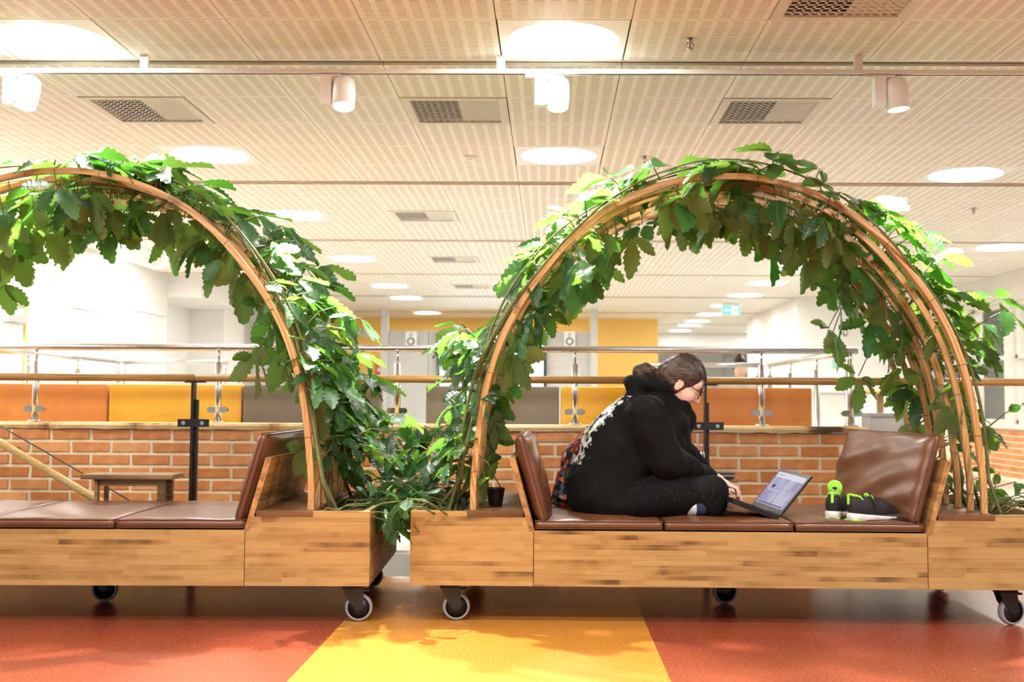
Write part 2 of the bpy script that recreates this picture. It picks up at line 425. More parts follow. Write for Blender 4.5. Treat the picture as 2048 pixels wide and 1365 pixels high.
def panel_mesh():
    bm = bmesh.new(); uv = bm.loops.layers.uv.new('UVMap'); g = 0.0022
    vs = bbox(bm, g, PW - g, g, 0.6 - g, 0, 0.016)
    for f in bm.faces:
        for l in f.loops: l[uv].uv = (l.vert.co.x / PW, l.vert.co.y / 0.6)
    me = bpy.data.meshes.new('ceiling_panel'); bm.to_mesh(me); bm.free(); me.materials.append(M['panel']); return me
pm = panel_mesh()
LIGHTS = [(-2.36, 5.2), (0.055, 5.2), (-2.36, 7.68), (0.055, 7.68), (3.07, 8.27), (-2.36, 10.22), (-2.36, 13.32), (4.88, 12.13), (-2.36, 16.45), (-2.36, 18.4), (-2.36, 21.53),
          (3.07, 13.95), (3.07, 15.85), (3.07, 17.65), (0.055, 18.4), (0.055, 21.53), (0.055, 16.45), (3.07, 19.6), (3.07, 21.53), (3.07, 23.3), (3.07, 24.7), (3.07, 26.4), (4.88, 23.3), (4.88, 24.7), (4.88, 26.4),
          (-2.36, 2.2), (0.055, 2.2), (3.07, 2.2), (-2.36, -0.9), (0.055, -0.9), (3.07, -0.9), (-4.78, 2.2), (5.49, 2.2), (-1.15, 3.4), (1.86, 3.4), (-4.78, 7.68), (-4.78, 13.32), (-4.78, 10.22), (5.49, 5.2), (-4.78, 5.2), (7.3, 9.5), (7.3, 12.4), (7.3, 15.5)]  # staggered pair over the near floor and last trio added for extra brightness
VENTS = [(-2.36, 6.48), (-0.55, 6.48), (1.26, 6.48), (1.26, 4.6), (-1.15, 10.22), (-1.15, 13.32), (-1.15, 16.45)]
def cell(x, y):
    i = math.floor((x - PX0) / PW)
    for k, s in enumerate(starts):
        if s <= y < s + 3.0: return (i, k, int((y - s) / 0.6))
    return None
taken = {cell(*p) for p in LIGHTS} | {cell(*p) for p in VENTS}
far = bmesh.new(); fuv = far.loops.layers.uv.new('UVMap')
npan = 0
for k, s in enumerate(starts):
    for j in range(5):
        y = s + 0.6 * j
        if y > 30: continue
        for i in range(-15, 15):
            x = PX0 + PW * i
            if (i, k, j) in taken: continue
            if x > 8.5 or x < -8.7: continue
            xl, xr = -0.49 * (y + 0.6) - 0.1, 0.44 * (y + 0.6) + 0.05
            vis = y > 4.0 and xl < x + PW and x < xr
            if vis and npan < 300:
                o = link('ceiling_panel', pm, ceil, (x, y, ZC)); npan += 1
            else:
                q = [far.verts.new(p) for p in ((x + .002, y + .002, ZC), (x + .002, y + .598, ZC), (x + PW - .002, y + .598, ZC), (x + PW - .002, y + .002, ZC))]
                f = far.faces.new(q)
                for l, w in zip(f.loops, ((0, 0), (0, 1), (1, 1), (1, 0))): l[fuv].uv = w
fo = build('far_ceiling_panels', far, M['panel'], ceil); fo['kind'] = 'stuff'
# fascia strips along the gaps between ceiling fields
for k, s in enumerate(starts[1:], 1):
    box('trim_strip', plain('ceiling trim %d' % k, srgb(214, 190, 156), 0.5), -9, 9, s - 0.075, s - 0.055, ZC + 0.002, ZC + 0.03, ceil)

# round recessed lights
M['reflector'] = plain('white reflector', (0.88, 0.87, 0.84), 0.4, var=0.01)
def light_mesh():
    parts = []
    # square plate with a round hole, dished ring, opal disc, centre cap
    bm = bmesh.new(); n = 40; h = 0.296; r = 0.262
    inner = [bm.verts.new((r * math.cos(2 * PI * k / n), r * math.sin(2 * PI * k / n), 0.0)) for k in range(n)]
    outer = []
    for k in range(n):
        a = 2 * PI * k / n; s = h / max(abs(math.cos(a)), abs(math.sin(a))); outer.append(bm.verts.new((s * math.cos(a), s * math.sin(a), 0.0)))
    up = [bm.verts.new((v.co.x, v.co.y, 0.02)) for v in outer]
    for k in range(n):
        q = (k + 1) % n
        bm.faces.new((inner[k], inner[q], outer[q], outer[k])[::-1]); bm.faces.new((outer[k], outer[q], up[q], up[k]))
    bm.normal_update(); me1 = bpy.data.meshes.new('plate'); bm.to_mesh(me1); bm.free(); me1.materials.append(M['white_metal'])
    bm = bmesh.new(); lathe(bm, [(0.262, 0.0), (0.25, 0.012), (0.235, 0.018)], 40); me2 = bpy.data.meshes.new('reflector_ring'); bm.to_mesh(me2); bm.free(); me2.materials.append(M['reflector'])
    bm = bmesh.new(); lathe(bm, [(0.235, 0.018), (0.12, 0.018), (0.0, 0.018)], 40, smooth=False)
    for f in bm.faces: f.normal_flip()
    me3 = bpy.data.meshes.new('diffuser'); bm.to_mesh(me3); bm.free(); me3.materials.append(M['disc'])
    bm = bmesh.new(); lathe(bm, [(0.0, 0.006), (0.03, 0.008), (0.034, 0.016)], 20); me4 = bpy.data.meshes.new('centre_cap'); bm.to_mesh(me4); bm.free(); me4.materials.append(M['white_metal'])
    return [('plate', me1), ('reflector_ring', me2), ('diffuser', me3), ('centre_cap', me4)]
LM = light_mesh()
LMF = LM[2][1].copy(); LMF.materials.clear(); LMF.materials.append(M['disc_far'])
NAMED = {(-2.36, 5.2): 'round ceiling light above the left arch, nearest on the left edge',
         (0.055, 5.2): 'large round ceiling light above the white track, top centre',
         (-2.36, 7.68): 'round ceiling light just above the leaves of the left arch',
         (0.055, 7.68): 'round ceiling light just left of the right arch crown, dark slit at its side',
         (3.07, 8.27): 'round ceiling light at the right edge beside the right arch crown',
         (-2.36, 10.22): 'round ceiling light half hidden behind the bright leaves right of the left arch',
         (-2.36, 13.32): 'round ceiling light behind the outermost leaf tips of the left arch',
         (4.88, 12.13): 'round ceiling light cut by the right picture edge above the window wall',
         (3.07, 13.95): 'round ceiling light seen under the right arch, nearest of its receding row',
         (3.07, 15.85): 'round ceiling light seen under the right arch, second of its receding row',
         (3.07, 17.65): 'round ceiling light seen under the right arch, left of the nearer exit sign',
         (-2.36, 16.45): 'round ceiling light in the gap between the arches, nearest of three in a row',
         (-2.36, 18.4): 'round ceiling light in the gap between the arches, middle of three in a row',
         (-2.36, 21.53): 'round ceiling light in the gap between the arches, just before the yellow wall',
         (0.055, 16.45): 'round ceiling light half behind the inner leaves of the right arch, third from yellow wall',
         (0.055, 18.4): 'round ceiling light inside the right arch, second from the yellow wall',
         (0.055, 21.53): 'round ceiling light inside the right arch, closest to the yellow wall'}
for (x, y) in LIGHTS:
    c = cell(x, y); cx = PX0 + PW * (c[0] + 0.5); cy = starts[c[1]] + 0.6 * (c[2] + 0.5)
    lo = NAMED.get((x, y))
    if lo is None and y > 18:
        seq = [q[1] for q in LIGHTS if q[0] == x and q[1] > 18]; wd = ['first', 'second', 'third', 'fourth', 'last'][min(4, sorted(seq).index(y))]
        lo = 'small round corridor light, %s of the %s row beyond the corner of the yellow wall' % (wd, 'left' if x < 4 else 'right')
    elif lo is None: lo = 'assumed round recessed ceiling light outside the view'
    e = empty('ceiling_light', (cx, cy, ZC)); tag(e, lo, 'ceiling light', 'round recessed ceiling lights')
    for nm, me in LM: link(nm, LMF if (nm == 'diffuser' and y > 17.5) else me, e)

# perforated air vents
def vent_mesh():
    bm = bmesh.new(); nx, ny = 13, 11; w = 0.5
    for i in range(nx):
        for j in range(ny):
            cx = -w / 2 + w * (i + 0.5) / nx; cy = -w / 2 + w * (j + 0.5) / ny; hx, hy = w / nx / 2, w / ny / 2; r = 0.0162
            ins, out = [], []
            for k in range(8):
                a = 2 * PI * (k + 0.5) / 8; ca, sa = math.cos(a), math.sin(a); q = 1 / max(abs(ca), abs(sa))
                ins.append(bm.verts.new((cx + r * ca, cy + r * sa, 0.0))); out.append(bm.verts.new((cx + hx * ca * q, cy + hy * sa * q, 0.0)))
            for k in range(8):
                l = (k + 1) % 8; bm.faces.new((out[k], out[l], ins[l], ins[k])[::-1])
    me = bpy.data.meshes.new('perforated_plate'); bm.to_mesh(me); bm.free(); me.materials.append(M['offwhite'])
    bm = bmesh.new()
    for x0, x1, y0, y1 in ((-.298, .298, -.298, -.25), (-.298, .298, .25, .298), (-.298, -.25, -.25, .25), (.25, .298, -.25, .25)): bbox(bm, x0, x1, y0, y1, -0.006, 0.02)
    m2 = bpy.data.meshes.new('frame'); bm.to_mesh(m2); bm.free(); m2.materials.append(M['offwhite'])
    bm = bmesh.new(); bbox(bm, -.25, .02, -.25, .25, 0.05, 0.06); m3 = bpy.data.meshes.new('shade_backing'); bm.to_mesh(m3); bm.free(); m3.materials.append(M['dark'])  # near-black sheet stands in for the shade behind the left holes
    bm = bmesh.new(); bbox(bm, .02, .25, -.25, .25, 0.007, 0.012); m4 = bpy.data.meshes.new('baffle'); bm.to_mesh(m4); bm.free(); m4.materials.append(M['offwhite'])  # flat pale sheet imitates the lit side of a slanted baffle
    return [('perforated_plate', me), ('frame', m2), ('shade_backing', m3), ('baffle', m4)]
VM = vent_mesh()
VL = ['square perforated ceiling vent over the left arch, left of the others', 'square perforated ceiling vent between the two middle track spotlights', 'square perforated ceiling vent left of the rightmost track spotlight',
      'square perforated ceiling vent cut by the top picture edge', 'small slotted ceiling vent in the gap between the arches, nearest of three', 'small slotted ceiling vent in the gap between the arches, middle of three', 'small slotted ceiling vent farthest back, half behind arch leaves']
for (x, y), lb in zip(VENTS, VL):
    c = cell(x, y); cx = PX0 + PW * (c[0] + 0.5); cy = starts[c[1]] + 0.6 * (c[2] + 0.5)
    e = empty('ceiling_vent', (cx, cy, ZC)); tag(e, lb, 'vent', 'perforated ceiling vents')
    for nm, me in VM: link(nm, me, e)

# sprinkler heads and a smoke detector
M['brass'] = plain('sprinkler metal', (0.42, 0.36, 0.30), 0.3, metal=1.0)
def sprinkler(x, y, lb):
    e = empty('sprinkler_head', (x, y, ZC)); tag(e, lb, 'sprinkler', 'ceiling sprinklers')
    bm = bmesh.new(); lathe(bm, [(0.0, 0.0), (0.032, -0.002), (0.04, 0.0)], 20); build('rosette', bm, M['brass'], e)
    bm = bmesh.new(); lathe(bm, [(0.012, 0.0), (0.012, -0.018), (0.0, -0.018)], 12)
    for s in (-1, 1): tube(bm, [(s * .011, 0, -.012), (s * .016, 0, -.03), (s * .004, 0, -.044)], .0025, 6)
    build('body', bm, M['brass'], e)
    bm = bmesh.new(); tube(bm, [(0, 0, -.016), (0, 0, -.042)], .003, 8); build('bulb', bm, plain('red glass bulb', (0.5, 0.03, 0.02), 0.2), e)
    bm = bmesh.new(); lathe(bm, [(0.0, -0.044), (0.016, -0.046), (0.0, -0.048)], 16); build('deflector', bm, M['brass'], e)
sprinkler(0.65, 5.18, 'small metal sprinkler head right of the large top centre light')
sprinkler(0.65, 7.69, 'small metal sprinkler head just above the left flank of the right arch')
sprinkler(3.66, 9.7, 'small metal sprinkler head near the right edge below the round light')
sprinkler(-2.98, 7.71, 'small metal sprinkler head above the left arch leaves')
e = empty('smoke_detector', (-0.56, 7.71, ZC)); tag(e, 'flat white round smoke detector left of the slit ceiling light', 'smoke detector')
bm = bmesh.new(); lathe(bm, [(0.0, -0.016), (0.035, -0.016), (0.05, -0.008), (0.05, 0.0)], 24); build('base', bm, M['white_metal'], e)
bm = bmesh.new(); lathe(bm, [(0.0, -0.026), (0.022, -0.025), (0.028, -0.016)], 20); build('cap', bm, M['white_metal'], e)

# ------------------------------------------------------------------ track with spotlights
tr = empty('lighting_track', (0, 5.43, ZC)); tag(tr, 'long white lighting track hanging under the ceiling across the picture', 'lighting track')
box('rail', M['white_metal'], -4.5, 4.5, -0.018, 0.018, -0.092, -0.070, tr, 0.002)
box('slot', M['dark'], -4.5, 4.5, -0.004, 0.004, -0.0935, -0.0915, tr)
for x in (-3.75, -2.0, -0.245, 1.5, 3.2):
    box('hanger', M['white_metal'], x - 0.02, x + 0.02, -0.012, 0.012, -0.072, 0.0, tr)
SPOTS = [(-2.66, 'white track spotlight at the left edge'), (-1.10, 'white track spotlight between the left arch and the centre vent'), (-0.05, 'brightest white track spotlight below the large centre light'), (1.60, 'white track spotlight at the upper right, casting a glow on the ceiling')]
AIM = [(-2.75, 4.2, 0), (-0.75, 4.0, 0), (0.0, 4.1, 0), (2.1, 5.3, 0.3)]
for (x, lb), aim in zip(SPOTS, AIM):
    e = empty('track_spotlight', (x, 5.43, ZC - 0.095)); tag(e, lb, 'spotlight', 'track spotlights')
    box('adapter', M['white_metal'], -0.075, 0.075, -0.016, 0.016, -0.014, 0.0, e, 0.003)
    box('driver_box', M['white_metal'], -0.028, 0.028, -0.03, 0.03, -0.155, -0.01, e, 0.004)
    hd = Vector((0.085, 0, -0.085)); d = (Vector(aim) - (Vector((x, 5.43, ZC - 0.095)) + hd)).normalized()
    d = (d + Vector((0, 0, -0.9))).normalized()
    rot = d.to_track_quat('-Z', 'Y').to_euler()
    bm = bmesh.new(); tube(bm, [(0.028, 0, -0.085), (0.05, 0, -0.085)], 0.009, 8); build('pivot', bm, M['white_metal'], e)
    bm = bmesh.new(); lathe(bm, [(0.0, 0.075), (0.035, 0.072), (0.052, 0.055), (0.056, 0.03), (0.056, -0.085), (0.05, -0.085), (0.046, -0.07)], 28)
    h = build('lamp_head', bm, M['white_metal'], e); h.location = hd; h.rotation_euler = rot
    bm = bmesh.new(); lathe(bm, [(0.046, -0.074), (0.0, -0.078)], 28); l = build('lens', bm, M['spot_lens'], h)
    ld = bpy.data.lights.new('spot_lamp', 'SPOT'); ld.energy = SPOT_POWER; ld.spot_size = R(62); ld.spot_blend = 0.4; ld.shadow_soft_size = 0.018; ld.color = (1.0, 0.96, 0.90)
    lo = bpy.data.objects.new('spot_lamp', ld); col.objects.link(lo); lo.parent = e
    pos = hd + d * 0.10; lo.location = pos
    lo.rotation_euler = (Vector(aim) - (Vector((x, 5.43, ZC - 0.095)) + pos)).to_track_quat('-Z', 'Y').to_euler()

# ------------------------------------------------------------------ brick parapet with live edge cap
def brick_mat():
    m, nt, b = new_mat('orange clay brick')
    oi = N(nt, 'ShaderNodeObjectInfo'); mp = mapping(nt, (1, 1, 1))
    nz = N(nt, 'ShaderNodeTexNoise'); nz.inputs['Scale'].default_value = 14; nz.inputs['Detail'].default_value = 5; nt.links.new(mp.outputs[0], nz.inputs['Vector'])
    a = N(nt, 'ShaderNodeMath', operation='MULTIPLY_ADD'); a.inputs[1].default_value = 0.45; nt.links.new(oi.outputs['Random'], a.inputs[0]); nt.links.new(nz.outputs['Fac'], a.inputs[2])
    rp = ramp(nt, [(0.35, srgb(188, 112, 56)), (0.7, srgb(212, 138, 76)), (0.98, srgb(224, 160, 104))]); nt.links.new(a.outputs[0], rp.inputs[0]); nt.links.new(rp.outputs[0], b.inputs['Base Color'])
    b.inputs['Roughness'].default_value = 0.7
    bp = N(nt, 'ShaderNodeBump'); bp.inputs['Strength'].default_value = 0.35; bp.inputs['Distance'].default_value = 0.006; nt.links.new(nz.outputs['Fac'], bp.inputs['Height']); nt.links.new(bp.outputs[0], b.inputs['Normal'])
    return m
M['brick'] = brick_mat()
M['mortar'] = plain('pale mortar', srgb(236, 224, 196), 0.85, var=0.10, scale=25, bump=0.5, bscale=60)
def brick_variants(L, H, D, n=5):
    out = []
    for k in range(n):
        rg = random.Random(50 + k); bm = bmesh.new(); vs = bbox(bm, 0, L, -D, D, 0, H)
        for v in vs:
            v.co.x += rg.uniform(-.003, .003); v.co.z += rg.uniform(-.002, .002); v.co.y += rg.uniform(-.0015, .0015)
        bmesh.ops.bevel(bm, geom=[e for e in bm.edges if all(v.co.y < 0 for v in e.verts)], offset=0.004, segments=1, affect='EDGES')
        me = bpy.data.meshes.new('brick'); bm.to_mesh(me); bm.free(); me.materials.append(M['brick']); out.append(me)
    return out
BL, BH, PIT, CRS = 0.224, 0.0585, 0.2425, 0.0752
CAPZ = 0.823
bw = tag(box('wall_parapet', M['mortar'], -7.0, 1.86, WY, WY + 0.2, 0.20, CAPZ - 0.041), 'low orange brick parapet wall behind the glass balustrade', kind='structure')
bv = brick_variants(BL, BH, 0.007)
rg = random.Random(3)
# seam phase: at the top course a joint falls near the left picture edge
base_x = PY(103, 866, WY).x
for c in range(8):
    z = CAPZ - 0.036 - 0.007 - BH - CRS * c
    off = base_x + (0 if c % 2 == 0 else -PIT / 2)
    i0 = math.floor((-3.9 - off) / PIT)
    for i in range(i0, 40):
        x = off + PIT * i + 0.008
        if x + BL > 1.86: break
        o = link('brick', bv[rg.randrange(5)], bw, (x, WY - 0.001, z))
bm = bmesh.new(); rg = random.Random(9)
xs = [-7.0 + 0.07 * i for i in range(128)]
rows = []
for x in xs:
    if x > 1.90: x = 1.90
    w = 0.008 * math.sin(x * 3.1) + 0.006 * math.sin(x * 7.7 + 1) + rg.uniform(-.003, .003)
    b = rg.uniform(-0.004, 0.003)
    rows.append([bm.verts.new(p) for p in ((x, WY - 0.025 + w + 0.006, CAPZ - 0.036 + b), (x, WY - 0.03 + w, CAPZ - 0.015), (x, WY - 0.022 + w, CAPZ), (x, WY + 0.23, CAPZ), (x, WY + 0.23, CAPZ - 0.036))])
for a, b in zip(rows, rows[1:]):
    for k in range(5): bm.faces.new((a[k], b[k], b[(k + 1) % 5], a[(k + 1) % 5]))
bm.faces.new(rows[0]); bm.faces.new(rows[-1][::-1])
tag(build('wood_ledge', bm, M['cap_wood']), 'live-edge pine plank capping the brick parapet', 'ledge')

# ------------------------------------------------------------------ steel railing on the parapet
RZ = 1.283
RYS = WY + 0.10
def steel_post(par, x, y, z0, top, clamps=((-1, 1), (0.27, 0.08)), along='x'):
    po = empty('post', (x, y, z0), 0 if along == 'x' else PI / 2, par)
    bm = bmesh.new(); lathe(bm, [(0.0, 0.012), (0.045, 0.012), (0.045, 0.0), (0.0, 0.0)], 24); build('base_flange', bm, M['chrome'], po)
    h = top - z0
    bm = bmesh.new(); tube(bm, [(0, 0, 0.01), (0, 0, h - 0.09)], 0.020, 14); build('tube', bm, M['steel'], po)
    bm = bmesh.new(); tube(bm, [(0, 0, h - 0.09), (0, 0, h - 0.01)], 0.007, 8); tube(bm, [(0, 0, h - 0.02), (0, 0, h - 0.012)], 0.024, 12); build('spindle', bm, M['steel'], po)
    for zc in clamps[1]:
        for s in clamps[0]:
            bm = bmesh.new(); n = 10; hw = 0.018
            pr = [(0.012, -hw), (0.045, -hw)] + [(0.045 + hw * math.cos(a), hw * math.sin(a)) for a in [(-PI / 2 + PI * k / n) for k in range(1, n)]] + [(0.045, hw), (0.012, hw)]
            A = [bm.verts.new((s * p[0], -0.016, p[1])) for p in pr]; B = [bm.verts.new((s * p[0], 0.016, p[1])) for p in pr]
            bm.faces.new(A); bm.faces.new(B[::-1])
            for k in range(len(pr)): bm.faces.new((A[k], B[k], B[(k + 1) % len(pr)], A[(k + 1) % len(pr)]))
            bmesh.ops.recalc_face_normals(bm, faces=bm.faces); c = build('glass_clamp', bm, M['chrome'], po, loc=(0, 0, zc))
    return po
sr = empty('steel_railing', (0, RYS, CAPZ)); tag(sr, 'steel railing with glass standing on the brick parapet ledge', 'railing')
bm = bmesh.new(); tube(bm, [(-6.5, 0, RZ - CAPZ), (1.87, 0, RZ - CAPZ)], 0.021, 16); build('handrail', bm, M['steel'], sr)
xs_ = [PY(p, 760, RYS).x for p in (-290, 72, 437, 795, 1150, 1523, 1702)]
for x in xs_: steel_post(sr, x, 0, 0, RZ - CAPZ)
for a, b in zip(xs_, xs_[1:]): box('glass_pane', M['glass'], a + 0.035, b - 0.035, -0.004, 0.004, 0.035, RZ - CAPZ - 0.10, sr)
# side and far railings of the lounge
def side_rail(name, p0, p1, n, lb, z0=0.0, top=RZ):
    p0, p1 = Vector(p0), Vector(p1); L = (p1 - p0).length; a = math.atan2(p1.y - p0.y, p1.x - p0.x)
    e = empty(name, (p0.x, p0.y, z0), a); tag(e, lb, 'railing', 'steel lounge railings')
    bm = bmesh.new(); tube(bm, [(0, 0, top - z0), (L, 0, top - z0)], 0.021, 12); build('handrail', bm, M['steel'], e)
    for i in range(n): steel_post(e, L * (i + 0.02) / (n - 1) if i == 0 else L * i / (n - 1) - (0.02 if i == n - 1 else 0), 0, 0.0, top - z0, ((-1, 1), (0.75, 0.25)))
    for i in range(n - 1): box('glass_pane', M['glass'], L * i / (n - 1) + 0.05, L * (i + 1) / (n - 1) - 0.05, -0.004, 0.004, 0.10, top - z0 - 0.10, e)
side_rail('steel_railing', (1.845, 6.95, 0), (1.845, 9.45, 0), 4, 'steel and glass railing running back at the right end of the parapet')
side_rail('steel_railing', (-3.63, 6.95, 0), (-3.63, 9.45, 0), 4, 'steel and glass railing running back at the far left')
side_rail('steel_railing', (-3.62, 9.5, 0), (-2.72, 9.5, 0), 2, 'short far steel railing left of the lounge entrance')
side_rail('steel_railing', (0.86, 9.5, 0), (1.78, 9.5, 0), 2, "short far steel railing behind the seated person's head")

# ------------------------------------------------------------------ booth sofas behind the parapet
def booth(px0, px1, c, lb):
    x0 = PY(px0, 800, 7.2).x; x1 = PY(px1, 800, 7.2).x
    mt = plain('booth fabric', c, 0.85, var=0.06, scale=3, bump=0.1, bscale=300)
    e = empty('booth_sofa', ((x0 + x1) / 2, 7.5, 0)); tag(e, lb, 'sofa', 'booth sofas behind the parapet')
    h = (x1 - x0) / 2 - 0.006
    box('back_panel', mt, -h, h, -0.31, -0.2, 0.05, 1.06, e, 0.015)
    box('seat', mt, -h, h, -0.2, 0.35, 0.12, 0.45, e, 0.02)
    box('base', M['dark'], -h + 0.03, h - 0.03, -0.28, 0.3, 0.0, 0.12, e)
OR, YE, GR = srgb(222, 140, 62), srgb(240, 180, 44), srgb(128, 116, 100)
booth(-25, 217, OR, 'orange booth sofa back behind the parapet at the far left')
booth(217, 485, YE, 'yellow booth sofa back behind the left balustrade post')
booth(485, 763, GR, 'grey booth sofa back behind the left planter vine')
booth(850, 1120, GR, 'grey booth sofa back behind the left vine of the right bench')
booth(1120, 1370, YE, "yellow booth sofa back behind the seated person's shoulders")
booth(1370, 1625, OR, 'orange booth sofa back to the right of the seated person')

# ------------------------------------------------------------------ glass balustrade with oak handrail
br = empty('glass_balustrade', (0, YR, 0)); tag(br, 'glass balustrade with oak handrail and black steel posts behind the benches', 'balustrade')
posts = [PY(388, 900, YR).x + 2.806 * k for k in (-1, 0, 1, 2)]
HZ = 1.083
ends = [posts[0] - 1.2] + posts[1:3] + [posts[3]]
for a, b in zip(ends, ends[1:]):
    bm = bmesh.new(); tube(bm, [(a + 0.001, 0, HZ), (b - 0.001, 0, HZ)], 0.0205, 20); build('handrail', bm, M['rail_wood'], br)
for x in posts:
    po = empty('post', (x, 0, 0), 0, br)
    box('flat_bar', M['black_metal'], -0.014, -0.002, -0.03, 0.03, -0.25, HZ - 0.022, po)
    box('rear_bar', M['black_metal'], 0.002, 0.014, 0.0, 0.03, -0.25, HZ - 0.12, po)
    box('saddle', M['black_metal'], -0.055, 0.055, -0.018, 0.018, HZ - 0.026, HZ - 0.019, po)
    box('clamp_plate', M['black_metal'], -0.082, 0.088, -0.038, -0.026, 0.815, 0.857, po)
    for s in (-0.048, 0.054):
        bm = bmesh.new(); tube(bm, [(s, -0.046, 0.836), (s, -0.038, 0.836)], 0.011, 14); build('bolt', bm, M['chrome'], po)
for a, b in zip([posts[0] - 1.2] + posts, posts):
    box('glass_pane', M['glass'], a + 0.02, b - 0.02, -0.005, 0.005, -0.2, HZ + 0.025, br)

# stair handrail and glass seen through the balustrade
sh = empty('stair_handrail', (-3.0, 6.45, 0)); tag(sh, 'pale wooden stair handrail sloping down behind the glass at left', 'handrail')
a = PY(-60, 850, 6.45); b = PY(195, 1001, 6.45); d = (b - a)
off = Vector((-3.0, 6.45, 0))
bm = bmesh.new(); tube(bm, [a - d * 0.6 - off, b + d * 1.0 - off], 0.022, 14); build('rail', bm, M['pale_wood'], sh)
bm = bmesh.new()
for t in (0.2, 1.2): 
    q = a + d * t - off; tube(bm, [q, q + Vector((0, 0.12, -0.06)), q + Vector((0, 0.29, -0.06))], 0.008, 8)
build('bracket', bm, M['steel'], sh)
a2 = PY(-80, 806, 6.3); b2 = PY(262, 1003, 6.3); d2 = b2 - a2
bm = bmesh.new()
q0, q1 = a2 - d2 * 0.5, b2 + d2 * 0.8
vs = []
for yy in (-0.004, 0.004):
    vs.append([bm.verts.new((p.x, p.y + yy, p.z + dz)) for p, dz in ((q0, 0), (q1, 0), (q1, -0.7), (q0, -0.7))])
bm.faces.new(vs[0]); bm.faces.new(vs[1][::-1])
for k in range(4): bm.faces.new((vs[0][k], vs[1][k], vs[1][(k + 1) % 4], vs[0][(k + 1) % 4]))
bmesh.ops.recalc_face_normals(bm, faces=bm.faces)
sg = tag(build('stair_glass', bm, M['glass']), 'sloping glass pane of the stair behind the left bench', 'glass pane')
bm = bmesh.new(); tube(bm, [q0, q1], 0.004, 6); build('edge_strip', bm, plain('dark glass edge', (0.05, 0.07, 0.06), 0.3), sg)

# ------------------------------------------------------------------ far walls
LX = -5.2
tag(box('wall_left', M['white'], LX - 0.2, LX, 5.0, 15.2, 0, ZC + 0.02), 'long white wall at the left', kind='structure')
tag(box('wall_left_return', M['white'], -9, LX - 0.2, 15.0, 15.2, 0, ZC + 0.02), 'white wall return at left', kind='structure')
tag(box('wall_left_far', M['white'], -5.75, -5.55, 15.2, 24, 0, ZC + 0.02), 'white wall farther back at left', kind='structure')
tag(box('wall_left_block', M['white'], -5.55, -5.0, 17.2, 18.3, 0, ZC + 0.02), 'white wall block at left', kind='structure')
tag(box('wall_left_block_far', M['white'], -5.55, -4.4, 20.8, 24, 0, ZC + 0.02), 'white wall block farther left', kind='structure')
tag(box('trim_soffit', M['white'], -5.55, -4.75, 15.2, 17.2, 2.36, ZC + 0.02), 'white soffit at left', kind='structure')
tag(box('wall_back', M['white'], -9, 9, 30.4, 30.6, 0, ZC + 0.02), 'white wall at the far end of the corridor', kind='structure')
tag(box('wall_yellow', M['yellow'], -5.6, 2.2, 22.8, 23.0, 0, ZC + 0.01), 'golden yellow far wall', kind='structure')
tag(box('wall_yellow_side', M['offwhite'], 2.0, 2.2, 23.0, 30.4, 0, ZC + 0.01), 'cream corridor wall behind the yellow wall', kind='structure')
# right side
tag(box('wall_right_corridor', M['white'], 3.95, 4.15, 18.05, 22.5, 0, ZC + 0.01), 'white corridor wall at right', kind='structure')
tag(box('wall_right_front', M['white'], 3.95, 5.85, 17.95, 18.05, 0, ZC + 0.01), 'white wall facing the hall at right', kind='structure')
tag(box('wall_right_far', M['white'], 5.6, 5.8, 22.5, 30.4, 0, ZC + 0.01), 'white wall far right', kind='structure')
tag(box('trim_bulkhead', M['white'], 2.2, 6, 27.4, 27.6, 2.25, ZC + 0.02), 'white bulkhead across the corridor', kind='structure')
RX = 5.85
rw = tag(box('wall_right', M['mortar'], RX, RX + 0.25, 9.0, 18.0, 0, 0.66), 'low brick wall below the right windows', kind='structure')
rb = brick_variants(0.226, 0.060, 0.007, 3)
rgb = random.Random(5)
for c in range(8):
    for i in range(16):
        y = 12.6 + 0.2425 * i + (0.12 if c % 2 else 0)
        o = link('brick', rb[rgb.randrange(3)], rw, (RX, y, 0.05 + 0.0752 * c)); o.rotation_euler = (0, 0, -PI / 2); o.location.y = y + 0.226
tag(box('trim_sill', M['offwhite'], RX - 0.05, RX + 0.25, 9.0, 18.0, 0.66, 0.72), 'cream sill under the right windows', kind='structure')
tag(box('trim_window_head', M['offwhite'], RX, RX + 0.25, 9.0, 18.0, 2.28, ZC + 0.02), 'cream band above the right windows', kind='structure')
for k, y in enumerate((9.0, 11.0, 12.95, 14.35, 15.75, 17.75)):
    tag(box('trim_mullion', M['offwhite'], RX, RX + 0.2, y, y + 0.2, 0.72, 2.28), 'cream window post at right', kind='structure')
for k, (y0, y1) in enumerate(((11.2, 12.95), (13.15, 14.35), (14.55, 15.75), (15.95, 17.75))):
    w = tag(box('window_%d' % (k + 1), M['pane'], RX + 0.1, RX + 0.11, y0, y1, 0.72, 2.28), 'tall interior window at right', kind='structure')
    bmw = bmesh.new()
    for q in ((y0, y0 + .05, .72, 2.28), (y1 - .05, y1, .72, 2.28), (y0, y1, .72, .77), (y0, y1, 2.23, 2.28), (y0, y1, 1.55, 1.6)): bbox(bmw, RX + 0.07, RX + 0.14, *q)
    build('window_frame', bmw, M['offwhite'], w)
tag(box('wall_right_beyond', M['white'], 8.4, 8.6, 5, 30, 0, ZC + 0.02), 'white wall of the room beyond the right windows', kind='structure')

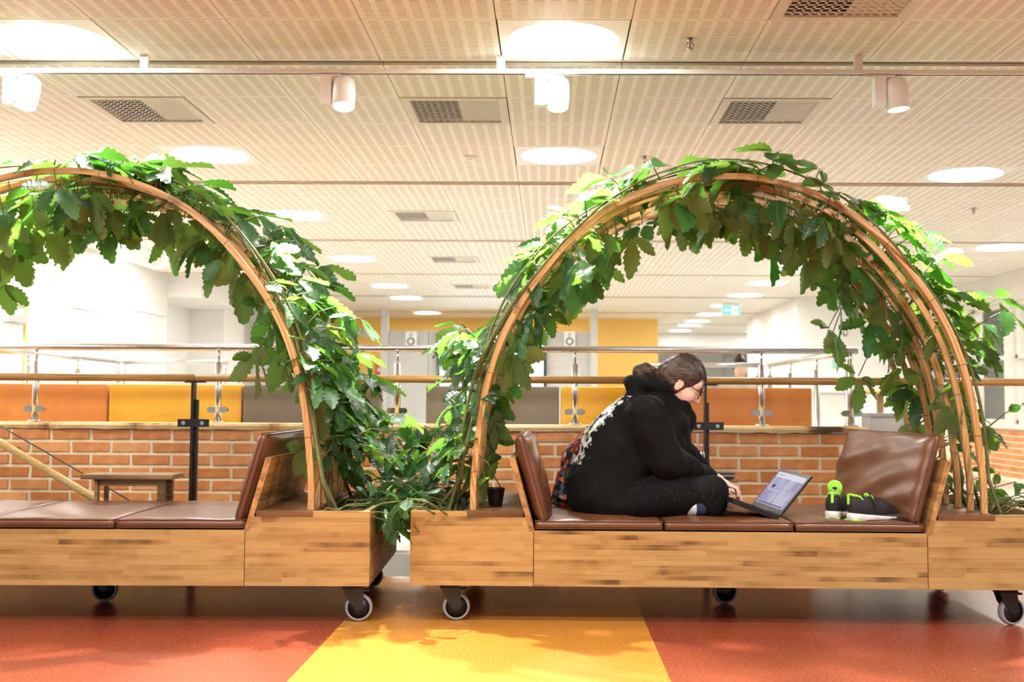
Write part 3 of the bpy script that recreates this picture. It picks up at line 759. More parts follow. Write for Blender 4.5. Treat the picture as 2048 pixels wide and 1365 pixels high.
# ------------------------------------------------------------------ doors on the left wall
def door_x(n, y0, y1, h, leaf_mat, frame_mat, lb, two=False):
    d = empty('door_%d' % n, (LX, y0, 0)); tag(d, lb, kind='structure')
    W = y1 - y0
    bm = bmesh.new(); bbox(bm, 0.0, 0.03, -0.05, 0.0, 0, h + 0.05); bbox(bm, 0.0, 0.03, W, W + 0.05, 0, h + 0.05); bbox(bm, 0.0, 0.03, 0, W, h, h + 0.05); build('door_frame', bm, frame_mat, d)
    for a, b in ([(0, W / 2 - 0.003), (W / 2 + 0.003, W)] if two else [(0, W)]):
        lf = box('door_leaf', leaf_mat, 0.004, 0.018, a + 0.006, b - 0.006, 0.01, h - 0.006, d)
        box('hinge', M['steel'], 0.016, 0.024, b - 0.02, b - 0.002, h - 0.5, h - 0.38, lf)
        bm = bmesh.new(); tube(bm, [(0.02, a + 0.06, 1.0), (0.06, a + 0.06, 1.0), (0.06, a + 0.18, 1.0)], 0.01, 8); build('handle', bm, M['steel'], lf)
    return d
M['door_white'] = plain('warm white door', (0.80, 0.76, 0.72), 0.5, var=0.02)
door_x(1, 12.07, 12.87, 1.96, M['door_white'], M['white'], 'plain white door at left')
door_x(2, 13.56, 15.05, 2.08, M['door_white'], M['white'], 'white double door at left', True)
d3 = door_x(3, 10.1, 11.0, 1.87, plain('glazed door', (0.72, 0.74, 0.74), 0.2, var=0.02), M['door_wood'], 'wood framed glazed door at the left picture edge')
box('door_closer', M['steel'], 0.03, 0.08, 0.45, 0.85, 1.70, 1.78, d3)
for y in (11.35, 13.15): tag(box('trim_pilaster', M['white'], LX, LX + 0.05, y, y + 0.22, 0, ZC), 'shallow white pilaster on the left wall', kind='structure')

# white duct with rounded end
du = empty('air_duct', (-3.93, 11.0, 2.36)); tag(du, 'round white air duct under the ceiling at left', 'duct')
bm = bmesh.new(); tube(bm, [(0, -1.5, 0), (0, 0.0, 0)], 0.085, 20); build('pipe', bm, M['white_metal'], du)
bm = bmesh.new(); tube(bm, [(0, 0, 0), (0, 0.15, 0), (0, 0.17, 0)], [0.095, 0.095, 0.07], 20); build('end_cap', bm, M['white_metal'], du)
bm = bmesh.new()
for y in (-1.2, -0.4): tube(bm, [(0, y, 0.08), (0, y, 0.297)], 0.012, 6)
build('hanger', bm, M['white_metal'], du)

# ------------------------------------------------------------------ presentation wall with screen and speakers
for x, lb in ((-3.1, 'white square column left of the grey screen wall'), (0.75, 'white square column right of the grey screen wall')):
    tag(box('column', M['grey_wall'], x, x + 0.13, 20.6, 20.75, 0, ZC, bevel=0.005), lb, 'column', 'columns of the screen wall')
pw = empty('partition_wall', (-1.1, 20.75, 0)); tag(pw, 'pale grey partition wall carrying the screen', 'partition')
for i in range(5): box('panel', M['grey_wall'], -1.9 + 0.77 * i, -1.9 + 0.77 * i + 0.762, 0, 0.08, 0.02, 2.27, pw, 0.004)
box('skirting', M['grey_wall'], -1.9, 1.95, -0.01, 0.02, 0, 0.08, pw)
tv = empty('wall_screen', (-1.06, 20.66, 1.75)); tag(tv, 'large bright wall screen with black frame between two white speakers', 'screen')
box('bezel', M['black_plastic'], -1.01, 1.01, -0.03, 0.05, -0.58, 0.48, tv, 0.008)
box('display', emit('lit screen', (0.85, 0.93, 1.0), 1.3), -0.95, 0.95, -0.034, -0.029, -0.53, 0.43, tv)
box('mount', M['dark'], -0.2, 0.2, 0.05, 0.08, -0.2, 0.2, tv)
for px, lb in ((823, 'white two-way loudspeaker left of the wall screen'), (1139, 'white two-way loudspeaker right of the wall screen')):
    p = PY(px, 679, 20.55)
    e = empty('loudspeaker', (p.x, 20.55, p.z)); tag(e, lb, 'loudspeaker', 'loudspeakers beside the wall screen')
    box('cabinet', M['white_metal'], -0.10, 0.10, -0.1, 0.12, -0.135, 0.135, e, 0.01)
    box('wall_bracket', M['white_metal'], -0.03, 0.03, 0.12, 0.205, -0.03, 0.03, e)
    def cone(z, r, nm):
        bm = bmesh.new(); lathe(bm, [(r, 0.0), (r * 0.8, 0.006), (r * 0.75, 0.002), (r * 0.3, -0.02), (r * 0.25, -0.008), (0, -0.004)], 20)
        c = build(nm, bm, [M['black_plastic']], e); c.location = (0, -0.102, z); c.rotation_euler = (PI / 2, 0, 0)
    def ring(z, r):
        bm = bmesh.new(); lathe(bm, [(r * 0.72, 0.008), (r * 0.5, -0.002), (r * 0.34, -0.006)], 20); c = build('cone', bm, M['grey_wall'], e); c.location = (0, -0.103, z); c.rotation_euler = (PI / 2, 0, 0)
    cone(-0.045, 0.072, 'woofer'); ring(-0.045, 0.072); cone(0.075, 0.03, 'tweeter')

# ------------------------------------------------------------------ exit signs
M['sign_white'] = emit('sign white', (0.9, 1.0, 0.97), 1.1)
M['sign_green'] = emit('sign green', (0.12, 0.62, 0.50), 0.9)
def exit_sign(px, py, Y, w, lb, mirror=1):
    p = PY(px, py, Y); h = w * 0.5
    e = empty('exit_sign', (p.x, Y, p.z)); tag(e, lb, 'exit sign', 'hanging exit signs')
    box('housing', M['white_metal'], -w / 2 - 0.01, w / 2 + 0.01, 0, 0.05, -h / 2 - 0.01, h / 2 + 0.05, e, 0.004)
    box('face', M['sign_green'], -w / 2, w / 2, -0.004, 0.0, -h / 2, h / 2, e)
    # white door square with the pictogram of an arrow and a running figure
    s = mirror
    bm = bmesh.new(); bbox(bm, min(s * 0.03 * w, s * 0.40 * w), max(s * 0.03 * w, s * 0.40 * w), -0.006, -0.004, -h * 0.42, h * 0.42); build('door_symbol', bm, M['sign_white'], e)
    bm = bmesh.new()
    def tri(pts):
        A = [bm.verts.new((s * x * w, -0.0062, z * h)) for x, z in pts]; bm.faces.new(A)
    tri([(-0.42, 0), (-0.26, 0.28), (-0.26, -0.28)]); tri([(-0.26, 0.1), (-0.08, 0.1), (-0.08, -0.1), (-0.26, -0.1)])
    build('arrow', bm, M['sign_white'], e)
    bm = bmesh.new()
    for a, b in (((0.2, 0.12), (0.24, -0.08)), ((0.24, -0.08), (0.14, -0.3)), ((0.24, -0.08), (0.33, -0.3)), ((0.2, 0.12), (0.32, 0.0)), ((0.2, 0.12), (0.1, -0.02))):
        tube(bm, [(s * a[0] * w, -0.008, a[1] * h), (s * b[0] * w, -0.008, b[1] * h)], 0.016 * w / 0.4, 6)
    tube(bm, [(s * 0.18 * w, -0.009, 0.25 * h), (s * 0.185 * w, -0.009, 0.26 * h)], 0.025 * w / 0.4, 8)
    build('running_figure', bm, M['sign_green'], e)
    bm = bmesh.new(); tube(bm, [(-w * 0.3, 0.02, h / 2 + 0.04), (-w * 0.3, 0.02, ZC - p.z)], 0.006, 6); tube(bm, [(w * 0.3, 0.02, h / 2 + 0.04), (w * 0.3, 0.02, ZC - p.z)], 0.006, 6); build('hanger', bm, M['white_metal'], e)
exit_sign(1462, 621, 19.0, 0.29, 'green and white exit sign hanging in the corridor, the nearer and higher one')
exit_sign(1413, 647, 25.0, 0.31, 'green and white exit sign hanging in the corridor, the farther and lower one', -1)
exit_sign(468, 562, 15.0, 0.17, 'small exit sign at left below the left arch leaves')

# small things far away
def wall_box(nm, px0, px1, py0, py1, Y, mt, lb, cat, t=0.03):
    a = PY(px0, py0, Y); b = PY(px1, py1, Y); o = box(nm, mt, -(b.x - a.x) / 2, (b.x - a.x) / 2, -t, 0, -(a.z - b.z) / 2, (a.z - b.z) / 2, bevel=0.004, loc=((a.x + b.x) / 2, Y, (a.z + b.z) / 2)); tag(o, lb, cat); return o
nf = wall_box('picture_frame', 1686, 1693, 650, 672, 17.95, M['black_metal'], 'small dark-rimmed notice on the right white wall', 'notice')
box('sheet', M['white'], -0.018, 0.018, -0.034, -0.03, -0.07, 0.07, nf)
rbx = wall_box('fire_alarm_box', 1742, 1752, 676, 705, 17.95, plain('signal red', (0.7, 0.06, 0.03), 0.4), 'red fire alarm box on the right white wall', 'alarm box')
box('button', M['white'], -0.02, 0.02, -0.036, -0.03, -0.03, 0.03, rbx)
rs = wall_box('red_sign', 1413, 1427, 691, 697, 30.4, plain('red sign', (0.7, 0.08, 0.05), 0.5), 'tiny red sign far back above the steel rail', 'sign')
box('lettering_band', M['white'], -0.07, 0.07, -0.034, -0.03, -0.012, 0.012, rs)
pf = wall_box('fire_extinguisher_sign', 752, 764, 725, 752, 22.8, plain('safety red', (0.72, 0.12, 0.09), 0.5), 'red fire safety sign beside the left column', 'sign')
box('symbol', M['white'], -0.03, 0.03, -0.034, -0.03, -0.05, 0.03, pf)
# big framed board far behind the person
fb = wall_box('notice_board', 1444, 1494, 712, 756, 30.4, M['white'], 'large white framed board far behind the railing', 'notice board')
for q in ((-0.31, 0.31, -0.05, -0.03, 0.25, 0.28), (-0.31, -0.28, -0.05, -0.03, -0.28, 0.28), (0.28, 0.31, -0.05, -0.03, -0.28, 0.28)): box('frame', M['grey_wall'], *q, fb)
# round-topped bistro table and a grey bin to the right of the parapet
t = empty('bistro_table', (2.75, 9.4, 0)); tag(t, 'round pale bistro table on a steel leg right of the railing', 'table')
bm = bmesh.new(); lathe(bm, [(0, 1.08), (0.2, 1.08), (0.21, 1.065), (0.2, 1.045), (0, 1.045)], 28); build('table_top', bm, M['pale_wood'], t)
bm = bmesh.new(); tube(bm, [(0, 0, 0.02), (0, 0, 1.045)], 0.03, 12); build('leg', bm, M['steel'], t)
bm = bmesh.new(); lathe(bm, [(0, 0.02), (0.18, 0.015), (0.19, 0.0)], 24); build('foot', bm, M['steel'], t)
b = empty('waste_bin', (2.62, 8.9, 0)); tag(b, 'grey box-shaped bin below the round bistro table', 'bin')
box('body', plain('grey bin', (0.30, 0.28, 0.27), 0.5), -0.13, 0.13, -0.13, 0.13, 0.01, 0.86, b, 0.01)
box('lid', plain('bin lid', (0.22, 0.21, 0.2), 0.5), -0.135, 0.135, -0.135, 0.135, 0.86, 0.89, b, 0.008)
# low white desk with papers beyond the right rail
t = empty('reception_desk', (3.75, 14.6, 0)); tag(t, 'white desk beyond the right steel railing', 'desk')
box('desk_top', M['white_metal'], -0.75, 0.75, -0.4, 0.4, 1.10, 1.14, t, 0.005)
box('front_panel', M['white_metal'], -0.72, 0.72, -0.36, -0.33, 0.05, 1.10, t)
for s in (-1, 1): box('side_panel', M['white_metal'], s * 0.72 - 0.015, s * 0.72 + 0.015, -0.36, 0.36, 0, 1.10, t)
# coat on a peg and a green poster
po = wall_box('poster', 1664, 1680, 716, 736, 17.95, plain('poster teal', (0.25, 0.62, 0.52), 0.6), 'small teal poster beyond the white desk', 'poster')
box('poster_text', M['white'], -0.04, 0.04, -0.034, -0.03, 0.0, 0.04, po)

# ------------------------------------------------------------------ planter benches
M['bench'] = wood('stained pine board', srgb(172, 138, 84), srgb(148, 112, 62), srgb(76, 55, 33), 0, 0.42, staves=0.0215, stain=0.35, fine=70)
M['bench_end'] = wood('stained pine end board', srgb(196, 150, 90), srgb(150, 108, 60), srgb(70, 48, 28), 1, 0.5, fine=50)
M['ledge'] = wood('dark brown ledge board', srgb(130, 88, 50), srgb(96, 62, 34), srgb(52, 33, 18), 0, 0.45, fine=60)
M['bamboo'] = wood('split rattan strip', srgb(214, 160, 96), srgb(178, 122, 62), srgb(112, 70, 34), 0, 0.4, fine=90)
M['soil'] = plain('dark potting soil', (0.02, 0.014, 0.009), 0.95, var=0.5, scale=40, bump=0.8, bscale=60)
M['tyre'] = plain('grey rubber tyre', (0.30, 0.30, 0.31), 0.55, var=0.1)
HL = 1.385                # half length
DEP = 1.12
SEAT = 0.85
ZB, ZRIM, ZSEAT = 0.165, 0.485, 0.402
NRIB = 7
RIBY = [0.075 + (1.04 - 0.075) * k / (NRIB - 1) for k in range(NRIB)]
PROF = [(1.0, 0), (1.0, 0.08), (0.99, 0.16), (0.97, 0.285), (0.93, 0.42), (0.87, 0.54), (0.79, 0.645), (0.67, 0.765), (0.58, 0.835), (0.45, 0.91), (0.285, 0.965), (0.12, 0.995), (0.0, 1.0)]
AHW, AH, AZ0 = 1.118, 1.49, 0.485
_ar = [(x * AHW, AZ0 + z * AH) for x, z in PROF]
ARCH = [(-x, z) for x, z in _ar] + [(x, z) for x, z in _ar[::-1][1:]]
def catmull(P, n):
    out = []
    for i in range(len(P) - 1):
        p0 = P[max(i - 1, 0)]; p1 = P[i]; p2 = P[i + 1]; p3 = P[min(i + 2, len(P) - 1)]
        for k in range(n):
            t = k / n
            out.append(tuple(0.5 * (2 * p1[j] + (p2[j] - p0[j]) * t + (2 * p0[j] - 5 * p1[j] + 4 * p2[j] - p3[j]) * t * t + (3 * p1[j] - p0[j] - 3 * p2[j] + p3[j]) * t ** 3) for j in range(2)))
    out.append(P[-1]); return out
AP = catmull(ARCH, 4)
_len = [0]
for a, b in zip(AP, AP[1:]): _len.append(_len[-1] + math.hypot(b[0] - a[0], b[1] - a[1]))
def arch_at(s):
    """point and outward normal at arc fraction s (0 = left foot, 1 = right foot)"""
    L = s * _len[-1]
    i = max(0, min(len(AP) - 2, next((k for k in range(len(_len) - 1) if _len[k + 1] >= L), len(AP) - 2)))
    t = (L - _len[i]) / (_len[i + 1] - _len[i]); a, b = AP[i], AP[i + 1]
    p = (a[0] + (b[0] - a[0]) * t, a[1] + (b[1] - a[1]) * t); d = Vector((b[0] - a[0], 0, b[1] - a[1])).normalized()
    n = Vector((-d.z, 0, d.x)); return Vector((p[0], 0, p[1])), n, d

def strip(bm, y, rad, wy, wr, rg, s0=0.0, s1=1.0):
    """a bent flat strip following the arch"""
    rows = []; K = 56; ph = rg.uniform(0, 6); am = rg.uniform(0.003, 0.007)
    for k in range(K + 1):
        s = s0 + (s1 - s0) * k / K; p, n, d = arch_at(min(max(s, 0), 1))
        e = min(1.0, 5 * min(s, 1 - s))
        o = p + n * (rad + am * e * math.sin(9 * s + ph)) + Vector((0, y + am * 1.6 * e * math.sin(7 * s + ph * 2), 0))
        rows.append([bm.verts.new(o + n * q * wr + Vector((0, w * wy, 0))) for q, w in ((-.5, -.5), (.5, -.5), (.5, .5), (-.5, .5))])
    for a, b in zip(rows, rows[1:]):
        for k in range(4): bm.faces.new((a[k], b[k], b[(k + 1) % 4], a[(k + 1) % 4]))
    bm.faces.new(rows[0]); bm.faces.new(rows[-1][::-1])

def rib_mesh(seed):
    rg = random.Random(seed); bm = bmesh.new(); uvd = []
    strip(bm, -0.006, 0.0, 0.020, 0.026, rg); strip(bm, 0.014, 0.003, 0.016, 0.020, rg)
    bmesh.ops.recalc_face_normals(bm, faces=bm.faces)
    me = bpy.data.meshes.new('arch_rib'); bm.to_mesh(me); bm.free(); return me
def rib_mat():
    m, nt, b = new_mat('bent rattan rib')
    tc = N(nt, 'ShaderNodeTexCoord')
    # grain follows the bend: use the angle round the arch centre
    sx = N(nt, 'ShaderNodeSeparateXYZ'); nt.links.new(tc.outputs['Object'], sx.inputs[0])
    zz = N(nt, 'ShaderNodeMath', operation='SUBTRACT'); zz.inputs[1].default_value = 0.85; nt.links.new(sx.outputs['Z'], zz.inputs[0])
    an = N(nt, 'ShaderNodeMath', operation='ARCTAN2'); nt.links.new(zz.outputs[0], an.inputs[0]); nt.links.new(sx.outputs['X'], an.inputs[1])
    x2 = N(nt, 'ShaderNodeMath', operation='MULTIPLY'); nt.links.new(sx.outputs['X'], x2.inputs[0]); nt.links.new(sx.outputs['X'], x2.inputs[1])
    z2 = N(nt, 'ShaderNodeMath', operation='MULTIPLY_ADD'); nt.links.new(zz.outputs[0], z2.inputs[0]); nt.links.new(zz.outputs[0], z2.inputs[1]); nt.links.new(x2.outputs[0], z2.inputs[2])
    rd = N(nt, 'ShaderNodeMath', operation='SQRT'); nt.links.new(z2.outputs[0], rd.inputs[0])
    cb = N(nt, 'ShaderNodeCombineXYZ')
    for src, i, k in ((an.outputs[0], 0, 1.6), (sx.outputs['Y'], 1, 70.0), (rd.outputs[0], 2, 60.0)):
        mu = N(nt, 'ShaderNodeMath', operation='MULTIPLY'); mu.inputs[1].default_value = k; nt.links.new(src, mu.inputs[0]); nt.links.new(mu.outputs[0], cb.inputs[i])
    nz = N(nt, 'ShaderNodeTexNoise'); nz.inputs['Scale'].default_value = 1.5; nz.inputs['Detail'].default_value = 5; nt.links.new(cb.outputs[0], nz.inputs['Vector'])
    # nodes of the cane: narrow dark bands
    oi = N(nt, 'ShaderNodeObjectInfo')
    fa = N(nt, 'ShaderNodeMath', operation='MULTIPLY_ADD'); fa.inputs[1].default_value = 3.4; nt.links.new(an.outputs[0], fa.inputs[0])
    om = N(nt, 'ShaderNodeMath', operation='MULTIPLY'); om.inputs[1].default_value = 5.0; nt.links.new(oi.outputs['Random'], om.inputs[0]); nt.links.new(om.outputs[0], fa.inputs[2])
    fr = N(nt, 'ShaderNodeMath', operation='FRACT'); nt.links.new(fa.outputs[0], fr.inputs[0])
    lt = N(nt, 'ShaderNodeMath', operation='LESS_THAN'); lt.inputs[1].default_value = 0.02; nt.links.new(fr.outputs[0], lt.inputs[0])
    rp = ramp(nt, [(0.30, srgb(206, 164, 108)), (0.55, srgb(172, 126, 72)), (0.80, srgb(112, 74, 40))]); nt.links.new(nz.outputs['Fac'], rp.inputs[0])
    mx = N(nt, 'ShaderNodeMix', data_type='RGBA'); mk = N(nt, 'ShaderNodeMath', operation='MULTIPLY'); mk.inputs[1].default_value = 0.6; nt.links.new(lt.outputs[0], mk.inputs[0]); nt.links.new(mk.outputs[0], mx.inputs[0])
    nt.links.new(rp.outputs[0], mx.inputs[6]); mx.inputs[7].default_value = (*srgb(96, 58, 28), 1); nt.links.new(mx.outputs[2], b.inputs['Base Color'])
    b.inputs['Roughness'].default_value = 0.38
    return m
M['rib'] = rib_mat()
RIBS = [rib_mesh(200 + k) for k in range(4)]
for me in RIBS: me.materials.append(M['rib'])

def caster(par, x, y, swivel):
    c = empty('caster', (x, y, 0), swivel, par)
    r = 0.0605
    bm = bmesh.new(); bbox(bm, -0.055, 0.055, -0.045, 0.045, ZB - 0.006, ZB); build('mounting_plate', bm, M['black_metal'], c)
    # fork: two bent cheeks and a crown, wheel axle trails behind the plate
    ax = 0.03
    bm = bmesh.new()
    for s in (-1, 1):
        pts = [(-0.045, ZB - 0.006), (0.04, ZB - 0.006), (0.05, ZB - 0.05), (ax + 0.016, r - 0.004), (ax - 0.010, r - 0.012), (-0.022, r + 0.04)]
        A = [bm.verts.new((p[0], s * 0.021, p[1])) for p in pts]; B = [bm.verts.new((p[0], s * 0.025, p[1])) for p in pts]
        bm.faces.new(A); bm.faces.new(B[::-1])
        for k in range(len(pts)): bm.faces.new((A[k], B[k], B[(k + 1) % len(pts)], A[(k + 1) % len(pts)]))
    bbox(bm, -0.042, 0.05, -0.025, 0.025, ZB - 0.022, ZB - 0.006)
    bbox(bm, 0.04, 0.075, -0.02, 0.02, ZB - 0.034, ZB - 0.026)
    bmesh.ops.recalc_face_normals(bm, faces=bm.faces); build('fork', bm, M['black_metal'], c)
    w = empty('wheel', (ax, 0, r), 0, c); w.rotation_euler = (PI / 2, 0, 0)
    bm = bmesh.new(); lathe(bm, [(0.048, -0.017), (0.0545, -0.017), (r - 0.002, -0.012), (r, 0), (r - 0.002, 0.012), (0.0545, 0.017), (0.048, 0.017)], 36); build('tyre', bm, M['tyre'], w)
    bm = bmesh.new(); lathe(bm, [(0, -0.019), (0.014, -0.019), (0.016, -0.015), (0.049, -0.014), (0.049, 0.014), (0.016, 0.015), (0.014, 0.019), (0, 0.019)], 32); build('hub', bm, M['black_plastic'], w)
    return c

def bench(loc, rz, label, casters):
    b = empty('planter_bench', loc, rz); tag(b, label, 'planter bench')
    T = 0.024
    bd = M['bench']
    def board(nm, mt, *q, **k): return box(nm, mt, *q, b, 0.0015)
    # seat front and rear boards
    board('seat_front_board', bd, -SEAT + 0.002, SEAT - 0.002, 0, T, ZB, ZSEAT)
    board('seat_rear_board', bd, -SEAT, SEAT, DEP - T, DEP, ZB, ZSEAT)
    board('seat_deck', bd, -SEAT, SEAT, T, DEP - T, ZSEAT - 0.04, ZSEAT - 0.002)
    board('rear_shelf', M['ledge'], -SEAT, SEAT, 0.93, DEP + 0.02, ZSEAT, ZSEAT + 0.022)
    board('base_board', M['bench_end'], -HL + T, HL - T, T, DEP - T, ZB + 0.002, ZB + 0.02)
    for s in (-1, 1):
        # planter front board: trapezoid, its inner edge follows the sloping backrest
        for y0, nm in ((0, 'planter_front_board'), (DEP - T, 'planter_rear_board')):
            bm = bmesh.new()
            pts = [(SEAT + 0.001, ZB), (HL, ZB), (HL, ZRIM), (1.14, ZRIM), (1.14, ZRIM - 0.024), (SEAT + 0.036, ZRIM - 0.024), (SEAT + 0.001, ZSEAT - 0.002)]
            A = [bm.verts.new((s * p[0], y0, p[1])) for p in pts]; B = [bm.verts.new((s * p[0], y0 + T, p[1])) for p in pts]
            bm.faces.new(A); bm.faces.new(B[::-1])
            for k in range(len(pts)): bm.faces.new((A[k], B[k], B[(k + 1) % len(pts)], A[(k + 1) % len(pts)]))
            bmesh.ops.recalc_face_normals(bm, faces=bm.faces); build(nm, bm, bd, b)
        x0, x1 = sorted((s * HL, s * (HL - T))); board('end_board', M['bench_end'], x0, x1, T, DEP - T - 0.0, ZB, ZRIM)
        x0, x1 = sorted((s * 1.12, s * 1.10)); board('planter_divider', M['bench_end'], x0, x1, T, DEP - T, ZB, ZRIM - 0.03)
        x0, x1 = sorted((s * 1.12, s * (HL - T))); so = box('soil', M['soil'], x0, x1, T, DEP - T, ZRIM - 0.10, ZRIM - 0.035, b)
        # ledge of narrow dark boards with open slits
        nb = 6; w = (1.14 - SEAT - 0.05) / nb
        x0, x1 = sorted((s * (SEAT + 0.045), s * 1.14)); board('ledge_front_board', M['ledge'], x0, x1, -0.002, 0.15, ZRIM - 0.024, ZRIM + 0.001)
        for j in range(7):
            ya = 0.156 + j * (DEP - 0.16) / 7; board('ledge_slat', M['ledge'], x0, x1, ya, ya + (DEP - 0.16) / 7 - 0.008, ZRIM - 0.024, ZRIM)
        # sloping backrest board
        bm = bmesh.new()
        pts = [(SEAT - 0.006, ZSEAT - 0.004), (SEAT + 0.018, ZSEAT - 0.004), (SEAT + 0.108, 0.715), (SEAT + 0.082, 0.715)]
        A = [bm.verts.new((s * p[0], -0.001, p[1])) for p in pts]; B = [bm.verts.new((s * p[0], DEP - 0.02, p[1])) for p in pts]
        bm.faces.new(A); bm.faces.new(B[::-1])
        for k in range(4): bm.faces.new((A[k], B[k], B[(k + 1) % 4], A[(k + 1) % 4]))
        bmesh.ops.recalc_face_normals(bm, faces=bm.faces); build('backrest_board', bm, M['bench_end'], b)
    for k, y in enumerate(RIBY):
        o = link('arch_rib', RIBS[k % 4], b, (0, y, 0))
        if k % 2: o.scale = (-1, 1, 1)
    # foot rail that holds the ribs
    for s in (-1, 1):
        x0, x1 = sorted((s * 1.14, s * 1.165)); board('rib_clamp_board', M['ledge'], x0, x1, T, DEP - T, ZRIM - 0.06, ZRIM - 0.012)
    for x, y, a in casters: caster(b, x, y, a)
    return b
BR_LOC, BR_ROT = (0.785, 4.915, 0), -0.004
BL_LOC, BL_ROT = (-2.155, 4.838, 0), 0.03
cas = [(-1.22, 0.09, 0.12), (1.21, 0.09, 0.25), (-1.2, 1.0, 0.5), (1.2, 1.0, -0.6), (0.03, 0.55, 0.2)]
bench_r = bench(BR_LOC, BR_ROT, 'wheeled planter bench with arch at right, on which the person sits', cas)
bench_l = bench(BL_LOC, BL_ROT, 'wheeled planter bench with arch at left, its seat empty', [(-1.22, 0.09, 0.3), (1.30, 0.09, 0.1), (-1.2, 1.0, 0.5), (1.245, 0.97, 0.4), (0.03, 0.55, 0.1)])

# ------------------------------------------------------------------ vinyl cushions
def vinyl():
    m, nt, b = new_mat('brown woven vinyl')
    mp = mapping(nt, (1, 1, 1))
    ck = N(nt, 'ShaderNodeTexChecker'); ck.inputs['Scale'].default_value = 170; ck.inputs[1].default_value = (*srgb(120, 76, 47), 1); ck.inputs[2].default_value = (*srgb(94, 56, 34), 1)
    nt.links.new(mp.outputs[0], ck.inputs['Vector'])
    nz = N(nt, 'ShaderNodeTexNoise'); nz.inputs['Scale'].default_value = 5; nz.inputs['Detail'].default_value = 4; nt.links.new(mp.outputs[0], nz.inputs['Vector'])
    mx = N(nt, 'ShaderNodeMix', data_type='RGBA', blend_type='MULTIPLY'); mx.inputs[0].default_value = 0.6; rp = ramp(nt, [(0.3, (0.7, 0.66, 0.62)), (0.7, (1, 1, 1))]); nt.links.new(nz.outputs['Fac'], rp.inputs[0])
    nt.links.new(ck.outputs[0], mx.inputs[6]); nt.links.new(rp.outputs[0], mx.inputs[7]); nt.links.new(mx.outputs[2], b.inputs['Base Color'])
    b.inputs['Roughness'].default_value = 0.33; b.inputs['Specular IOR Level'].default_value = 0.55
    bp = N(nt, 'ShaderNodeBump'); bp.inputs['Strength'].default_value = 0.12; bp.inputs['Distance'].default_value = 0.002; nt.links.new(ck.outputs['Fac'], bp.inputs['Height']); nt.links.new(bp.outputs[0], b.inputs['Normal'])
    return m
M['vinyl'] = vinyl()
M['piping'] = plain('brown piping', srgb(78, 42, 24), 0.45)
def cushion(name, par_loc, rot, size, puff, label, group, seed, wr=0.004, n=22, edge=0.45, sag=0.0):
    """size = (lx, ly, thickness); flat box bulging in the middle, with creases"""
    rg = np.random.RandomState(seed); lx, ly, t = size
    e = bpy.data.objects.new(name, None); col.objects.link(e); e.location = par_loc; e.rotation_euler = rot; tag(e, label, 'cushion', group)
    ks = [(rg.uniform(5, 22) / lx * 0.5, rg.uniform(5, 18) / ly * 0.5, rg.uniform(0, 6)) for _ in range(6)]
    bm = bmesh.new(); top, bot = {}, {}
    for i in range(n + 1):
        for j in range(n + 1):
            u, v = -1 + 2 * i / n, -1 + 2 * j / n
            f = ((1 - abs(u) ** 5) * (1 - abs(v) ** 5)) ** 0.5
            w = sum(math.sin(a * u * lx + c * v * ly + p) for a, c, p in ks) * wr * f / 2.4 * 1.0
            inx = 1 - 0.012 * (1 - f); x, y = u * lx / 2 * inx, v * ly / 2 * inx
            h = t / 2 * (edge + (1 - edge) * f) + puff * f
            s = -sag * (1 - u * u) * (1 if v > 0.9 else 0)
            top[i, j] = bm.verts.new((x, y, h + w)); bot[i, j] = bm.verts.new((x, y, -h + w * 0.2))
    for i in range(n):
        for j in range(n):
            bm.faces.new((top[i, j], top[i + 1, j], top[i + 1, j + 1], top[i, j + 1])); bm.faces.new((bot[i, j], bot[i, j + 1], bot[i + 1, j + 1], bot[i + 1, j]))
    ring = [(i, 0) for i in range(n)] + [(n, j) for j in range(n)] + [(i, n) for i in range(n, 0, -1)] + [(0, j) for j in range(n, 0, -1)]
    for a, b in zip(ring, ring[1:] + ring[:1]): bm.faces.new((bot[a], bot[b], top[b], top[a]))
    pipe = [top[a].co.copy() for a in ring]; pipe.append(pipe[0]); pip2 = [bot[a].co.copy() for a in ring]; pip2.append(pip2[0])
    build('cover', bm, M['vinyl'], e, smooth=True)
    bm = bmesh.new(); tube(bm, [q * 1.0 for q in pipe], 0.0028, 6, caps=False); tube(bm, pip2, 0.0028, 6, caps=False); build('piping', bm, M['piping'], e)
    return e
def on_bench(loc, rz, p):
    c, s = math.cos(rz), math.sin(rz); return (loc[0] + c * p[0] - s * p[1], loc[1] + s * p[0] + c * p[1], loc[2] + p[2])
SEATC = [('left', 'flat'), ('middle', ''), ('right', '')]
TS = 0.042
for (loc, rz, lbs, sd) in ((BL_LOC, BL_ROT, ['brown vinyl seat cushion at the far left of the left bench', 'brown vinyl middle seat cushion of the left bench, before the small tray table', 'brown vinyl seat cushion at the right end of the left bench'], 1),
                     (BR_LOC, BR_ROT, ["brown vinyl seat cushion under the seated person's hips", "brown vinyl middle seat cushion under the laptop, creased along its front", 'brown vinyl seat cushion under the running shoes'], 11)):
    for k, x in enumerate((-0.567, 0, 0.567)):
        cushion('seat_cushion', on_bench(loc, rz, (x, 0.475, ZSEAT + 0.024)), (0, 0, rz), (0.560, 0.915, TS), 0.004, lbs[k], 'brown vinyl seat cushions', sd + k, wr=0.0035 if loc is BL_LOC else 0.006, edge=0.75)
BA = math.atan2(0.09, 0.315)
